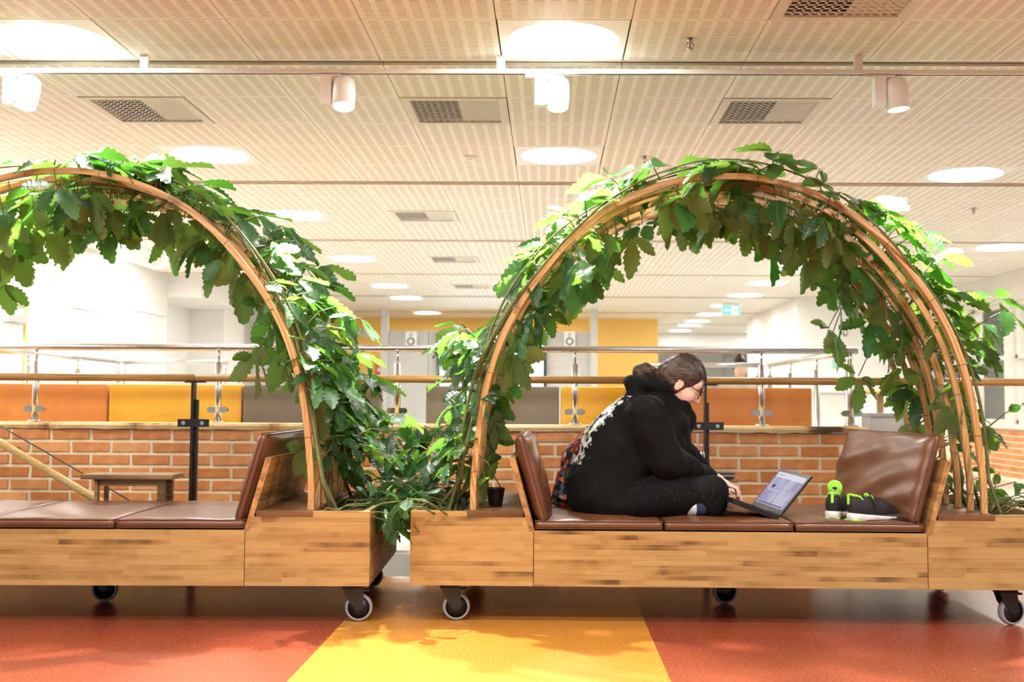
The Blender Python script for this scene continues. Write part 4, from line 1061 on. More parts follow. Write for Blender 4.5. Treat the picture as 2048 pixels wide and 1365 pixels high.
for loc, rz, s, lb, sd in ((BL_LOC, BL_ROT, 1, 'brown vinyl back cushion leaning at the right end of the left bench', 21), (BR_LOC, BR_ROT, -1, 'brown vinyl back cushion behind the seated person', 22), (BR_LOC, BR_ROT, 1, 'large brown vinyl back cushion behind the running shoes', 23), (BL_LOC, BL_ROT, -1, 'brown vinyl back cushion at the hidden left end of the left bench', 24)):
    # cushion stands on its long edge against the sloping board
    L = 0.40; mid = L / 2
    bx = SEAT - 0.045 + math.sin(BA) * mid * 1.0; bz = ZSEAT + 0.028 + math.cos(BA) * mid
    e = cushion('back_cushion', on_bench(loc, rz, (s * bx, 0.545, bz)), (0, 0, 0), (L, 1.02, 0.06), 0.018, lb, 'brown vinyl back cushions', sd, wr=0.007, edge=0.35, n=26)
    # local x -> up along the slope, local z -> towards the sitter
    up = Vector((s * math.sin(BA), 0, math.cos(BA))); nz = Vector((-s * math.cos(BA), 0, math.sin(BA))); yy = nz.cross(up)
    mm = Matrix((up, yy, nz)).transposed(); yaw = 0.12 if (s > 0 and loc is BR_LOC) else 0.0
    e.rotation_euler = (Matrix.Rotation(rz + yaw, 3, 'Z') @ mm).to_euler()
    if yaw: e.location.x -= 0.055; e.location.z += 0.012

# ------------------------------------------------------------------ climbing vines
def leaf_mat():
    m, nt, b = new_mat('chestnut vine leaf')
    nt.nodes.remove(b)
    out = nt.nodes['Material Output']
    tc = N(nt, 'ShaderNodeTexCoord'); sx = N(nt, 'ShaderNodeSeparateXYZ'); nt.links.new(tc.outputs['UV'], sx.inputs[0])
    oi = N(nt, 'ShaderNodeObjectInfo'); geo = N(nt, 'ShaderNodeNewGeometry')
    au = N(nt, 'ShaderNodeMath', operation='ABSOLUTE'); nt.links.new(sx.outputs['X'], au.inputs[0])
    mid = N(nt, 'ShaderNodeMath', operation='LESS_THAN'); mid.inputs[1].default_value = 0.028; nt.links.new(au.outputs[0], mid.inputs[0])
    lv = N(nt, 'ShaderNodeMath', operation='MULTIPLY_ADD'); lv.inputs[1].default_value = -0.9; nt.links.new(au.outputs[0], lv.inputs[0]); nt.links.new(sx.outputs['Y'], lv.inputs[2])
    l2 = N(nt, 'ShaderNodeMath', operation='MULTIPLY'); l2.inputs[1].default_value = 9.0; nt.links.new(lv.outputs[0], l2.inputs[0])
    fr = N(nt, 'ShaderNodeMath', operation='PINGPONG'); fr.inputs[1].default_value = 0.5; nt.links.new(l2.outputs[0], fr.inputs[0])
    lat = N(nt, 'ShaderNodeMath', operation='LESS_THAN'); lat.inputs[1].default_value = 0.045; nt.links.new(fr.outputs[0], lat.inputs[0])
    vein = N(nt, 'ShaderNodeMath', operation='MAXIMUM'); nt.links.new(mid.outputs[0], vein.inputs[0]); nt.links.new(lat.outputs[0], vein.inputs[1])
    nz = N(nt, 'ShaderNodeTexNoise'); nz.inputs['Scale'].default_value = 18; nt.links.new(tc.outputs['Object'], nz.inputs['Vector'])
    vr = N(nt, 'ShaderNodeMath', operation='MULTIPLY_ADD'); vr.inputs[1].default_value = 0.35; nt.links.new(nz.outputs['Fac'], vr.inputs[0]); 
    ri = N(nt, 'ShaderNodeMath', operation='ADD'); nt.links.new(oi.outputs['Random'], ri.inputs[0]); nt.links.new(geo.outputs['Random Per Island'], ri.inputs[1]); rf = N(nt, 'ShaderNodeMath', operation='FRACT'); nt.links.new(ri.outputs[0], rf.inputs[0]); rr = N(nt, 'ShaderNodeMath', operation='MULTIPLY'); rr.inputs[1].default_value = 0.75; nt.links.new(rf.outputs[0], rr.inputs[0]); nt.links.new(rr.outputs[0], vr.inputs[2])
    top = ramp(nt, [(0.1, srgb(6, 34, 20)), (0.5, srgb(13, 52, 26)), (0.95, srgb(38, 92, 38))]); nt.links.new(vr.outputs[0], top.inputs[0])
    bot = ramp(nt, [(0.1, srgb(66, 80, 36)), (0.9, srgb(100, 100, 50))]); nt.links.new(vr.outputs[0], bot.inputs[0])
    mx = N(nt, 'ShaderNodeMix', data_type='RGBA'); nt.links.new(geo.outputs['Backfacing'], mx.inputs[0]); nt.links.new(top.outputs[0], mx.inputs[6]); nt.links.new(bot.outputs[0], mx.inputs[7])
    vc = N(nt, 'ShaderNodeMix', data_type='RGBA'); vk = N(nt, 'ShaderNodeMath', operation='MULTIPLY'); vk.inputs[1].default_value = 0.35; nt.links.new(vein.outputs[0], vk.inputs[0]); nt.links.new(vk.outputs[0], vc.inputs[0]); nt.links.new(mx.outputs[2], vc.inputs[6]); vc.inputs[7].default_value = (*srgb(120, 150, 80), 1)
    pb = N(nt, 'ShaderNodeBsdfPrincipled'); nt.links.new(vc.outputs[2], pb.inputs['Base Color']); pb.inputs['Specular IOR Level'].default_value = 0.5
    ro = N(nt, 'ShaderNodeMath', operation='MULTIPLY_ADD'); ro.inputs[1].default_value = 0.25; ro.inputs[2].default_value = 0.36; nt.links.new(geo.outputs['Backfacing'], ro.inputs[0]); nt.links.new(ro.outputs[0], pb.inputs['Roughness'])
    bp = N(nt, 'ShaderNodeBump'); bp.inputs['Strength'].default_value = 0.4; bp.inputs['Distance'].default_value = 0.004; nt.links.new(fr.outputs[0], bp.inputs['Height']); nt.links.new(bp.outputs[0], pb.inputs['Normal'])
    tl = N(nt, 'ShaderNodeBsdfTranslucent'); tr_ = ramp(nt, [(0.1, srgb(70, 170, 40)), (0.9, srgb(150, 205, 80))]); nt.links.new(vr.outputs[0], tr_.inputs[0])
    dk = N(nt, 'ShaderNodeMix', data_type='RGBA', blend_type='MULTIPLY'); nt.links.new(vk.outputs[0], dk.inputs[0]); nt.links.new(tr_.outputs[0], dk.inputs[6]); dk.inputs[7].default_value = (0.35, 0.5, 0.3, 1)
    nt.links.new(dk.outputs[2], tl.inputs[0])
    ms = N(nt, 'ShaderNodeMixShader'); ms.inputs[0].default_value = 0.26; nt.links.new(pb.outputs[0], ms.inputs[1]); nt.links.new(tl.outputs[0], ms.inputs[2]); nt.links.new(ms.outputs[0], out.inputs[0])
    return m
M['leaf'] = leaf_mat()
M['stem'] = plain('green brown vine stem', srgb(96, 98, 52), 0.55, var=0.3, scale=20)
def leaf_mesh(k):
    rg = random.Random(700 + k); n = 14; W = rg.uniform(0.215, 0.265); bm = bmesh.new(); uv = bm.loops.layers.uv.new('UVMap')
    fold = rg.uniform(0.1, 0.4); droop = rg.uniform(0.05, 0.34); tw = rg.uniform(-.10, .10); wv = rg.uniform(0.015, 0.045); ph = rg.uniform(0, 6)
    rows = []; info = {}
    for i in range(n + 1):
        t = i / n; w = W * max(0.0, math.sin(PI * min(1, t ** 1.12))) ** 0.72 if 0 < i < n else 0.0
        tooth = (1.13 if i % 2 else 0.86) if 0.15 < t < 0.97 else 1.0; sh = 0.03 if (i % 2 and t > 0.15) else 0.0
        zc = -droop * t * t; row = []
        for u in (-1, 0, 1):
            ww = w * tooth * (1 + 0.06 * math.sin(ph + 5 * t) * u); zz = zc + abs(u) * (fold * ww) + u * tw * t * ww * 2 + wv * abs(u) * math.sin(9 * t + ph + u)
            x = u * ww + 0.05 * math.sin(2.5 * t + ph) * t
            if w == 0 and u != 0: row.append(None); continue
            v = bm.verts.new((x, t + (sh if u else 0), zz)); info[v] = (u * (w / W), t); row.append(v)
        rows.append(row)
    for a, b in zip(rows, rows[1:]):
        for s in (0, 2):
            q = [v for v in (a[1], a[s], b[s], b[1]) if v is not None]
            if len(q) >= 3: bm.faces.new(q if s == 2 else q[::-1])
    for f in bm.faces:
        f.smooth = True
        for l in f.loops: l[uv].uv = info[l.vert]
    bm.normal_update()
    me = bpy.data.meshes.new('leaf'); bm.to_mesh(me); bm.free(); me.materials.append(M['leaf']); return me
LEAVES = [leaf_mesh(k) for k in range(9)]

DENS = 1.95
def vine(loc, rz, side, label, segs, seed, nmax=300):
    """segs: (s0, s1, clusters, inward share, petiole lo, hi, leaf lo, hi, y0, y1); arc fraction s runs from this vine's foot"""
    rg = random.Random(seed); base = Vector((side * 1.25, 0.55, ZRIM - 0.04))
    v = empty('climbing_vine', on_bench(loc, rz, base), rz); tag(v, label, 'vine', 'chestnut vines on the arches')
    sb = bmesh.new(); pb = bmesh.new(); leaves = []
    # main stems twisting up the ribs
    smax = max(q[1] for q in segs)
    for k in range(8):
        yy = rg.uniform(0.08, 1.05); ph = rg.uniform(0, 6); pts = [Vector((side * rg.uniform(1.18, 1.33), yy, ZRIM - 0.05)) - base]; se = rg.uniform(0.6, 1.0) * smax
        for i in range(1, 40):
            s = 0.02 + (se - 0.02) * i / 39; p, n, d = arch_at(s if side < 0 else 1 - s)
            pts.append(p + n * (0.015 + 0.035 * math.sin(13 * s + ph) + 0.03) + Vector((0, yy + 0.10 * math.sin(9 * s + ph * 2), 0)) - base)
        tube(sb, pts, [0.009 * (1 - 0.6 * i / len(pts)) for i in range(len(pts))], 6)
    def put_leaf(p, d, nrm, L):
        d = d.normalized(); nrm = nrm - d * nrm.dot(d)
        if nrm.length < 1e-3: return
        nrm.normalize(); x = d.cross(nrm)
        q0, q1 = p + base, p + base + d * L                     # keep leaves out of the boxes and boards
        if min(q0.z, q1.z) < ZRIM + 0.02 and not (max(q0.y, q1.y) < -0.03 or min(abs(q0.x), abs(q1.x)) > HL + 0.02): return
        if min(abs(q0.x), abs(q1.x)) < 1.0 and min(q0.z, q1.z) < 0.74 and -0.05 < (q0.y + q1.y) / 2 < 1.1: return
        mt = Matrix((x, d, nrm)).transposed().to_4x4()
        leaves.append((p.y - 2.0 * L, rg.randrange(9), Matrix.Translation(p) @ mt @ Matrix.Diagonal((L * rg.uniform(0.9, 1.15), L, L, 1))))
    for (s0, s1, nc, inw, plo, phi, llo, lhi, y0, y1) in segs:
        nc = round(nc * DENS)
        for q in range(nc):
            s = s0 + (s1 - s0) * (q + rg.random()) / nc
            p, n, d = arch_at(min(0.999, max(0.001, s if side < 0 else 1 - s)))
            y = rg.uniform(y0, y1); inside = rg.random() < inw
            if s < 0.04: p = Vector((side * rg.uniform(1.16, 1.36), 0, ZRIM - 0.02))
            elif s < 0.2 and rg.random() < 0.65: p = Vector((side * rg.uniform(1.04, 1.30 if s < 0.09 else 1.20), 0, p.z))
            root = p + Vector((0, y, 0)) + n * 0.01
            if inside: ax = (-n * rg.uniform(0.1, 0.9) + Vector((rg.uniform(-.5, .5), rg.uniform(-.7, .4), -0.7)))
            else: ax = n * rg.uniform(0.6, 1.3) + Vector((rg.uniform(-.5, .5), rg.uniform(-.7, .7), rg.uniform(0.0, .9)))
            ax.normalize(); Lp = rg.uniform(plo, phi)
            tip = root + ax * Lp + Vector((0, 0, -0.15 * Lp))
            mid_ = (root + tip) / 2 + Vector((rg.uniform(-.02, .02), rg.uniform(-.02, .02), 0.02))
            tube(pb, [root - base, mid_ - base, tip - base], [0.004, 0.003, 0.0025], 5)
            nl = rg.choice((3, 3, 4, 5)); big = rg.uniform(llo, lhi) * 1.3
            # palmate leaf: leaflets fan round the end of the stalk
            m_ = (Vector((0, 0, 1)) * 0.9 + n * 0.5 + Vector((rg.uniform(-.5, .5), rg.uniform(-.8, .3), 0))) if not inside else (n * 0.5 + Vector((rg.uniform(-.6, .6), rg.uniform(-.5, 1.1), 0.25)))
            m_.normalize(); hd = ax - m_ * ax.dot(m_)
            if inside: hd = hd + Vector((0, 0, -0.9)); hd = hd - m_ * hd.dot(m_) * 0.7
            if hd.length < 1e-3: continue
            hd.normalize(); sd_ = m_.cross(hd)
            for k in range(nl):
                a = (k - (nl - 1) / 2) * R(rg.uniform(46, 62)) + R(rg.uniform(-9, 9))
                dd = hd * math.cos(a) + sd_ * math.sin(a) + Vector((0, 0, -1)) * rg.uniform(0.0, 0.55) * (1.0 if not inside else 0.8)
                L = big * (1.0 - 0.22 * abs(k - (nl - 1) / 2)) * rg.uniform(0.85, 1.1)
                nn = m_ + Vector((rg.uniform(-.55, .55), rg.uniform(-.55, .55), rg.uniform(-.3, .4)))
                put_leaf(tip - base + dd.normalized() * 0.018, dd, nn, L)
    build('stem', sb, M['stem'], v, smooth=True); build('petioles', pb, M['stem'], v, smooth=True)['kind'] = 'stuff'
    # the nearest 300 leaves are parts; those behind them one mesh
    leaves.sort(key=lambda q: q[0])
    for _, k, mt in leaves[:nmax]:
        o = link('leaf', LEAVES[k], v); o.matrix_local = mt
    V, Fc, UV = [], [], []
    for _, k, mt in leaves[nmax:]:
        me = LEAVES[k]; b0 = len(V); V += [mt @ q.co for q in me.vertices]
        uvl = me.uv_layers[0].data
        for pl in me.polygons: Fc.append([b0 + i for i in pl.vertices]); UV += [tuple(uvl[i].uv) for i in pl.loop_indices]
    if V:
        me = bpy.data.meshes.new('rear_leaves'); me.from_pydata(V, [], Fc); ul = me.uv_layers.new(name='UVMap')
        ul.data.foreach_set('uv', [c for q in UV for c in q]); me.polygons.foreach_set('use_smooth', [True] * len(Fc)); me.materials.append(M['leaf'])
        link('rear_leaves', me, v)['kind'] = 'stuff'
    return v
# the four plants; the crown of each arch belongs to the plant climbing from that side
vine(BR_LOC, BR_ROT, -1, 'leafy vine climbing the left foot of the right arch, beside the black pot', [
    (0.0, 0.03, 18, 0.05, 0.06, 0.26, 0.08, 0.13, 0.0, 1.0), (0.03, 0.09, 18, 0.15, 0.05, 0.2, 0.10, 0.15, 0.06, 1.0), (0.09, 0.18, 19, 0.25, 0.02, 0.07, 0.10, 0.14, 0.06, 1.0), (0.06, 0.34, 12, 0.6, 0.02, 0.08, 0.10, 0.14, 0.1, 1.0), (0.16, 0.30, 20, 0.25, 0.03, 0.10, 0.11, 0.16, 0.02, 1.0), (0.30, 0.42, 19, 0.32, 0.04, 0.14, 0.12, 0.17, 0.0, 1.02), (0.42, 0.56, 24, 0.36, 0.02, 0.09, 0.10, 0.16, -0.02, 1.02)], 31)
vine(BR_LOC, BR_ROT, 1, 'leafy vine climbing the right foot of the right arch, behind the shoes', [
    (0.0, 0.03, 11, 0.05, 0.08, 0.32, 0.08, 0.12, 0.2, 1.05), (0.03, 0.18, 14, 0.25, 0.05, 0.30, 0.10, 0.15, 0.25, 1.05), (0.10, 0.42, 20, 0.5, 0.02, 0.09, 0.10, 0.15, 0.15, 1.05), (0.18, 0.34, 26, 0.15, 0.06, 0.34, 0.13, 0.18, 0.12, 1.05), (0.34, 0.46, 21, 0.36, 0.03, 0.14, 0.11, 0.17, 0.02, 1.02), (0.46, 0.52, 13, 0.36, 0.03, 0.10, 0.11, 0.16, -0.02, 1.0)], 47)
vine(BL_LOC, BL_ROT, 1, 'leafy vine climbing the right foot of the left arch', [
    (0.0, 0.03, 18, 0.0, 0.08, 0.26, 0.09, 0.14, 0.0, 1.05), (0.03, 0.09, 20, 0.1, 0.05, 0.22, 0.10, 0.15, 0.10, 1.05), (0.09, 0.18, 20, 0.25, 0.04, 0.14, 0.10, 0.15, 0.10, 1.05), (0.06, 0.36, 16, 0.5, 0.02, 0.08, 0.10, 0.14, 0.1, 1.05), (0.18, 0.34, 23, 0.2, 0.06, 0.24, 0.12, 0.18, 0.1, 1.05), (0.34, 0.46, 19, 0.38, 0.03, 0.14, 0.12, 0.17, 0.02, 1.02), (0.46, 0.52, 11, 0.45, 0.03, 0.14, 0.11, 0.17, -0.02, 1.0)], 58)
vine(BL_LOC, BL_ROT, -1, 'leafy vine at the left picture edge, covering the crown of the left arch', [
    (0.28, 0.40, 16, 0.5, 0.04, 0.15, 0.12, 0.17, 0.02, 1.02), (0.40, 0.54, 24, 0.4, 0.03, 0.16, 0.12, 0.17, -0.02, 1.02)], 63)

# ------------------------------------------------------------------ the seated person
SEATZ = ZSEAT + 0.05
YC = 5.36
PO = np.array((0.42, YC, SEATZ))
person = empty('person', PO); tag(person, 'person in black hoodie and dark trousers sitting cross-legged, bent over a laptop', 'person')
def skin_mat():
    m, nt, b = new_mat('skin'); mp = mapping(nt)
    nz = N(nt, 'ShaderNodeTexNoise'); nz.inputs['Scale'].default_value = 22; nz.inputs['Detail'].default_value = 3; nt.links.new(mp.outputs[0], nz.inputs['Vector'])
    rp = ramp(nt, [(0.3, srgb(222, 170, 148)), (0.7, srgb(238, 196, 176))]); nt.links.new(nz.outputs['Fac'], rp.inputs[0]); nt.links.new(rp.outputs[0], b.inputs['Base Color'])
    b.inputs['Roughness'].default_value = 0.5; b.inputs['Subsurface Weight'].default_value = 0.15; b.inputs['Subsurface Radius'].default_value = (0.01, 0.004, 0.002); return m
M['skin'] = skin_mat()
def W(px, py, dy=0.0):
    v = PY(px, py, YC + dy); return np.array((v.x, v.y, v.z))
TH = R(33)
HC = W(1363, 766)                                    # head centre
F_ = np.array((math.cos(TH), 0, -math.sin(TH))); U_ = np.array((math.sin(TH), 0, math.cos(TH))); S_ = np.array((0, 1.0, 0))   # forward, up, her left
HM = np.array((F_, S_, U_))
def hp(f, s, u): return HC + F_ * f + S_ * s + U_ * u
SH_N, SH_F = W(1292, 838, -0.17), W(1292, 832, 0.17)
EL_N, EL_F = W(1338, 925, -0.22), W(1365, 915, 0.22)
WR_N, WR_F = W(1421, 956, 0.0), W(1425, 965, 0.16)
PEL = W(1212, 985)
KN_N, KN_F = W(1424, 985, -0.20), W(1424, 985, 0.30)
HP_N, HP_F = W(1222, 1003, -0.11), W(1222, 1003, 0.11)
AN_N = np.array((W(1330, 1030)[0], YC + 0.02, SEATZ + 0.05)); AN_F = np.array((W(1345, 1030)[0], YC - 0.10, SEATZ + 0.045))
NECK = W(1312, 800)
# --- body: one continuous surface
B = SDF((0.0, 4.95, 0.42), (1.12, 5.85, 1.27), 0.005)
B.ell(PEL, (0.13, 0.15, 0.11), 0.03)
B.chain([PEL, W(1240, 925), W(1275, 865), W(1300, 818)], [0.12, 0.10, 0.10, 0.08], 0.03)
B.chain([W(1290, 815), NECK, hp(-0.035, 0, -0.07)], [0.075, 0.058, 0.055], 0.03)
for sh, el, wr in ((SH_N, EL_N, WR_N), (SH_F, EL_F, WR_F)): B.chain([W(1280, 825), sh], [0.09, 0.065], 0.03); B.chain([sh, el, wr], [0.052, 0.04, 0.027], 0.02)
for hpp, kn, an, ft in ((HP_N, KN_N, AN_N, np.array((0.06, 0.16, -0.015))), (HP_F, KN_F, AN_F, np.array((0.10, -0.14, -0.012)))):
    B.chain([PEL, hpp], [0.12, 0.095], 0.04); B.chain([hpp, kn], [0.09, 0.06], 0.03); B.chain([kn, an], [0.056, 0.036], 0.02); B.chain([an, an + ft * 0.6, an + ft], [0.036, 0.036, 0.026], 0.02)
# head
B.ell(hp(-0.012, 0, 0.022), (0.096, 0.074, 0.092), 0.0, HM)
B.ell(hp(0.030, 0, -0.035), (0.062, 0.060, 0.082), 0.03, HM)          # face
B.ell(hp(0.052, 0, -0.092), (0.030, 0.034, 0.024), 0.03, HM)          # chin
B.ell(hp(0.070, 0, 0.030), (0.026, 0.056, 0.034), 0.025, HM)          # brow
for s in (-1, 1):
    B.ell(hp(0.055, s * 0.040, -0.035), (0.030, 0.026, 0.030), 0.025, HM)   # cheek
    B.ell(hp(0.088, s * 0.030, 0.002), (0.014, 0.018, 0.012), 0.010, HM, cut=True)   # eye socket
    B.ell(hp(0.078, s * 0.030, 0.001), (0.013, 0.015, 0.011), 0.004, HM)    # eyelid
    # ear
    B.ell(hp(-0.012, s * 0.074, -0.018), (0.019, 0.012, 0.033), 0.006, HM); B.ell(hp(-0.006, s * 0.087, -0.014), (0.010, 0.008, 0.018), 0.005, HM, cut=True)
    B.ell(hp(-0.012, s * 0.077, -0.044), (0.010, 0.008, 0.010), 0.006, HM)
B.chain([hp(0.086, 0, 0.012), hp(0.103, 0, -0.022), hp(0.112, 0, -0.036)], [0.009, 0.011, 0.011], 0.014)   # nose
for s in (-1, 1): B.ell(hp(0.098, s * 0.012, -0.040), (0.011, 0.008, 0.008), 0.008, HM)
B.ell(hp(0.089, 0, -0.062), (0.012, 0.022, 0.006), 0.008, HM); B.ell(hp(0.086, 0, -0.073), (0.012, 0.019, 0.007), 0.008, HM)
B.ell(hp(0.100, 0, -0.0675), (0.010, 0.024, 0.0018), 0.003, HM, cut=True)
# hands on the keyboard: palm, four fingers, thumb
def hand(s, wr, fdir, down, thumb_side):
    f = np.array(fdir, float); f /= np.linalg.norm(f); d = np.array(down, float); d -= f * (d @ f); d /= np.linalg.norm(d); t = np.cross(f, d) * thumb_side
    pal = wr + f * 0.05
    Mh = np.array((f, t, d)); s.cap(wr, wr + f * 0.02, 0.026, 0.028, 0.012); s.ell(pal, (0.052, 0.040, 0.018), 0.014, Mh)
    for k, (o, L) in enumerate(((0.028, 0.070), (0.010, 0.080), (-0.009, 0.074), (-0.027, 0.058))):
        a = pal + f * 0.036 + t * o; b = a + f * L * 0.42 + t * o * 0.10 - d * 0.004; c = b + f * L * 0.28 + d * 0.014 + t * o * 0.05; e = c + f * L * 0.16 + d * 0.020
        s.chain([a, b, c, e], [0.0095, 0.0088, 0.008, 0.0068], 0.003)
    a = pal - f * 0.018 + t * 0.032; b = a + f * 0.026 + t * 0.020 + d * 0.008; c = b + f * 0.028 + t * 0.004 + d * 0.008
    s.chain([a, b, c], [0.013, 0.0105, 0.008], 0.006)
hand(B, WR_N + np.array((0.015, 0, 0)), (0.86, 0.05, -0.42), (-0.35, 0, -0.9), 1)
hand(B, WR_F + np.array((0.015, 0, 0)), (0.82, -0.1, -0.42), (-0.35, 0, -0.9), -1)
B.mesh('body', M['skin'], person, PO)
# --- hoodie
def hoodie_mat():
    m, nt, b = new_mat('black fleece with white print'); mp = mapping(nt)
    nz = N(nt, 'ShaderNodeTexNoise'); nz.inputs['Scale'].default_value = 60; nz.inputs['Detail'].default_value = 4; nt.links.new(mp.outputs[0], nz.inputs['Vector'])
    rp = ramp(nt, [(0.3, (0.0018, 0.0018, 0.002)), (0.7, (0.004, 0.004, 0.004))]); nt.links.new(nz.outputs['Fac'], rp.inputs[0])
    # print: splattered letters down the back
    tc = N(nt, 'ShaderNodeTexCoord'); sx = N(nt, 'ShaderNodeSeparateXYZ'); nt.links.new(tc.outputs['Object'], sx.inputs[0])
    def rng(o, lo, hi):
        a = N(nt, 'ShaderNodeMath', operation='GREATER_THAN'); a.inputs[1].default_value = lo; nt.links.new(o, a.inputs[0])
        c = N(nt, 'ShaderNodeMath', operation='LESS_THAN'); c.inputs[1].default_value = hi; nt.links.new(o, c.inputs[0])
        q = N(nt, 'ShaderNodeMath', operation='MULTIPLY'); nt.links.new(a.outputs[0], q.inputs[0]); nt.links.new(c.outputs[0], q.inputs[1]); return q.outputs[0]
    # across-back coordinate: y; down-back coordinate: z. the strip nearest the viewer carries the splatter
    n1 = N(nt, 'ShaderNodeTexNoise'); n1.inputs['Scale'].default_value = 26; n1.inputs['Detail'].default_value = 6; n1.inputs['Roughness'].default_value = 0.75; nt.links.new(mp.outputs[0], n1.inputs['Vector'])
    yb = N(nt, 'ShaderNodeMapRange'); yb.inputs[1].default_value = -0.185; yb.inputs[2].default_value = -0.10; yb.inputs[3].default_value = -0.22; yb.inputs[4].default_value = 0.03; nt.links.new(sx.outputs['Y'], yb.inputs[0])
    ad = N(nt, 'ShaderNodeMath', operation='ADD'); nt.links.new(n1.outputs['Fac'], ad.inputs[0]); nt.links.new(yb.outputs[0], ad.inputs[1])
    th = N(nt, 'ShaderNodeMath', operation='GREATER_THAN'); th.inputs[1].default_value = 0.52; nt.links.new(ad.outputs[0], th.inputs[0])
    # only on surfaces facing backwards and up
    geo = N(nt, 'ShaderNodeNewGeometry'); dt = N(nt, 'ShaderNodeVectorMath', operation='DOT_PRODUCT'); dt.inputs[1].default_value = (-0.82, 0, 0.57); nt.links.new(geo.outputs['Normal'], dt.inputs[0])
    fb = N(nt, 'ShaderNodeMath', operation='GREATER_THAN'); fb.inputs[1].default_value = 0.25; nt.links.new(dt.outputs['Value'], fb.inputs[0])
    q = rng(sx.outputs['Z'], 0.22, 0.54); q2 = rng(sx.outputs['Y'], -0.22, 0.2)
    a = N(nt, 'ShaderNodeMath', operation='MULTIPLY'); nt.links.new(q, a.inputs[0]); nt.links.new(q2, a.inputs[1])
    a2 = N(nt, 'ShaderNodeMath', operation='MULTIPLY'); nt.links.new(a.outputs[0], a2.inputs[0]); nt.links.new(th.outputs[0], a2.inputs[1])
    q3 = rng(sx.outputs['X'], -1.0, 0.06); a4 = N(nt, 'ShaderNodeMath', operation='MULTIPLY'); nt.links.new(q3, a4.inputs[0]); nt.links.new(fb.outputs[0], a4.inputs[1]); a3 = N(nt, 'ShaderNodeMath', operation='MULTIPLY'); nt.links.new(a2.outputs[0], a3.inputs[0]); nt.links.new(a4.outputs[0], a3.inputs[1])
    mx = N(nt, 'ShaderNodeMix', data_type='RGBA'); nt.links.new(a3.outputs[0], mx.inputs[0]); nt.links.new(rp.outputs[0], mx.inputs[6]); mx.inputs[7].default_value = (0.62, 0.61, 0.58, 1)
    nt.links.new(mx.outputs[2], b.inputs['Base Color']); b.inputs['Roughness'].default_value = 0.9; b.inputs['Specular IOR Level'].default_value = 0.2
    b.inputs['Sheen Weight'].default_value = 0.0
    bp = N(nt, 'ShaderNodeBump'); bp.inputs['Strength'].default_value = 0.3; bp.inputs['Distance'].default_value = 0.002; nt.links.new(nz.outputs['Fac'], bp.inputs['Height']); nt.links.new(bp.outputs[0], b.inputs['Normal'])
    return m
Hd = SDF((-0.02, 4.95, 0.42), (1.0, 5.85, 1.22), 0.006)
Hd.ell(W(1228, 1000), (0.215, 0.255, 0.13), 0.0); Hd.ell(W(1222, 970), (0.205, 0.240, 0.175), 0.04)
Hd.ell(W(1243, 905), (0.200, 0.225, 0.19), 0.06)
Hd.ell(W(1274, 852), (0.170, 0.205, 0.15), 0.06)
Hd.ell(W(1330, 880), (0.120, 0.185, 0.13), 0.04)
Hd.ell(W(1355, 850), (0.06, 0.14, 0.075), 0.03)
Hd.ell(W(1300, 808), (0.10, 0.15, 0.07), 0.04)
Hd.chain([W(1290, 812), W(1322, 800), W(1352, 815), W(1372, 838)], [0.09, 0.085, 0.075, 0.05], 0.03)      # collar
for sh, el, wr in ((SH_N, EL_N, WR_N), (SH_F, EL_F, WR_F)):
    Hd.chain([W(1285, 838), sh], [0.12, 0.095], 0.05); Hd.chain([sh, el], [0.098, 0.078], 0.03); Hd.chain([el, el + (wr - el) * 0.55, wr - (wr - el) * 0.02], [0.076, 0.058, 0.040], 0.02)
# hood lying behind the neck
Hd.chain([W(1328, 775, -0.085), W(1292, 768, -0.10), W(1266, 768, -0.05), W(1262, 766, 0.0), W(1266, 768, 0.05), W(1292, 768, 0.10), W(1328, 775, 0.085)], [0.030, 0.034, 0.030, 0.030, 0.030, 0.034, 0.030], 0.02)
Hd.chain([W(1275, 785, -0.08), W(1272, 785, 0.08)], [0.035, 0.035], 0.03)
Hd.ell(W(1300, 742), (0.050, 0.075, 0.055), 0.015, cut=True)
Hd.cap(hp(-0.03, 0, -0.05), hp(0.06, 0, -0.10), 0.072, 0.062, 0.01, cut=True)
Hd.plane_cut((0, 0, SEATZ - 0.006), (0, 0, -1))
Hd.wobble(0.0042, 34, 4, 6); Hd.wobble(0.0018, 90, 5, 6)
Hd.mesh('hoodie', hoodie_mat(), person, PO)
# --- trousers
def trouser_mat():
    m, nt, b = new_mat('charcoal melange knit'); mp = mapping(nt, (90, 90, 700), rot=(0, 0.25, 0))
    nz = N(nt, 'ShaderNodeTexNoise'); nz.inputs['Scale'].default_value = 0.6; nz.inputs['Detail'].default_value = 4; nt.links.new(mapping(nt, (320, 320, 45), rot=(0, 0.15, 0)).outputs[0], nz.inputs['Vector'])
    rp = ramp(nt, [(0.45, (0.002, 0.002, 0.0025)), (0.62, (0.005, 0.005, 0.006)), (0.72, (0.03, 0.03, 0.033))]); nt.links.new(nz.outputs['Fac'], rp.inputs[0]); nt.links.new(rp.outputs[0], b.inputs['Base Color']); b.inputs['Roughness'].default_value = 0.9; b.inputs['Specular IOR Level'].default_value = 0.2
    return m
T_ = SDF((0.0, 4.95, 0.42), (1.0, 5.90, 0.85), 0.006)
T_.ell(W(1220, 1005), (0.165, 0.195, 0.10), 0.0)
for hpp, kn, an in ((HP_N, KN_N, AN_N), (HP_F, KN_F, AN_F)):
    T_.chain([hpp, hpp + (kn - hpp) * 0.6, kn], [0.112, 0.100, 0.070], 0.04); T_.chain([kn, kn + np.array((0.0, 0.0, -0.05)), an + (kn - an) * 0.1], [0.070, 0.060, 0.050], 0.03)
T_.plane_cut((0, 0, SEATZ - 0.008), (0, 0, -1)); T_.wobble(0.0035, 40, 7, 6)
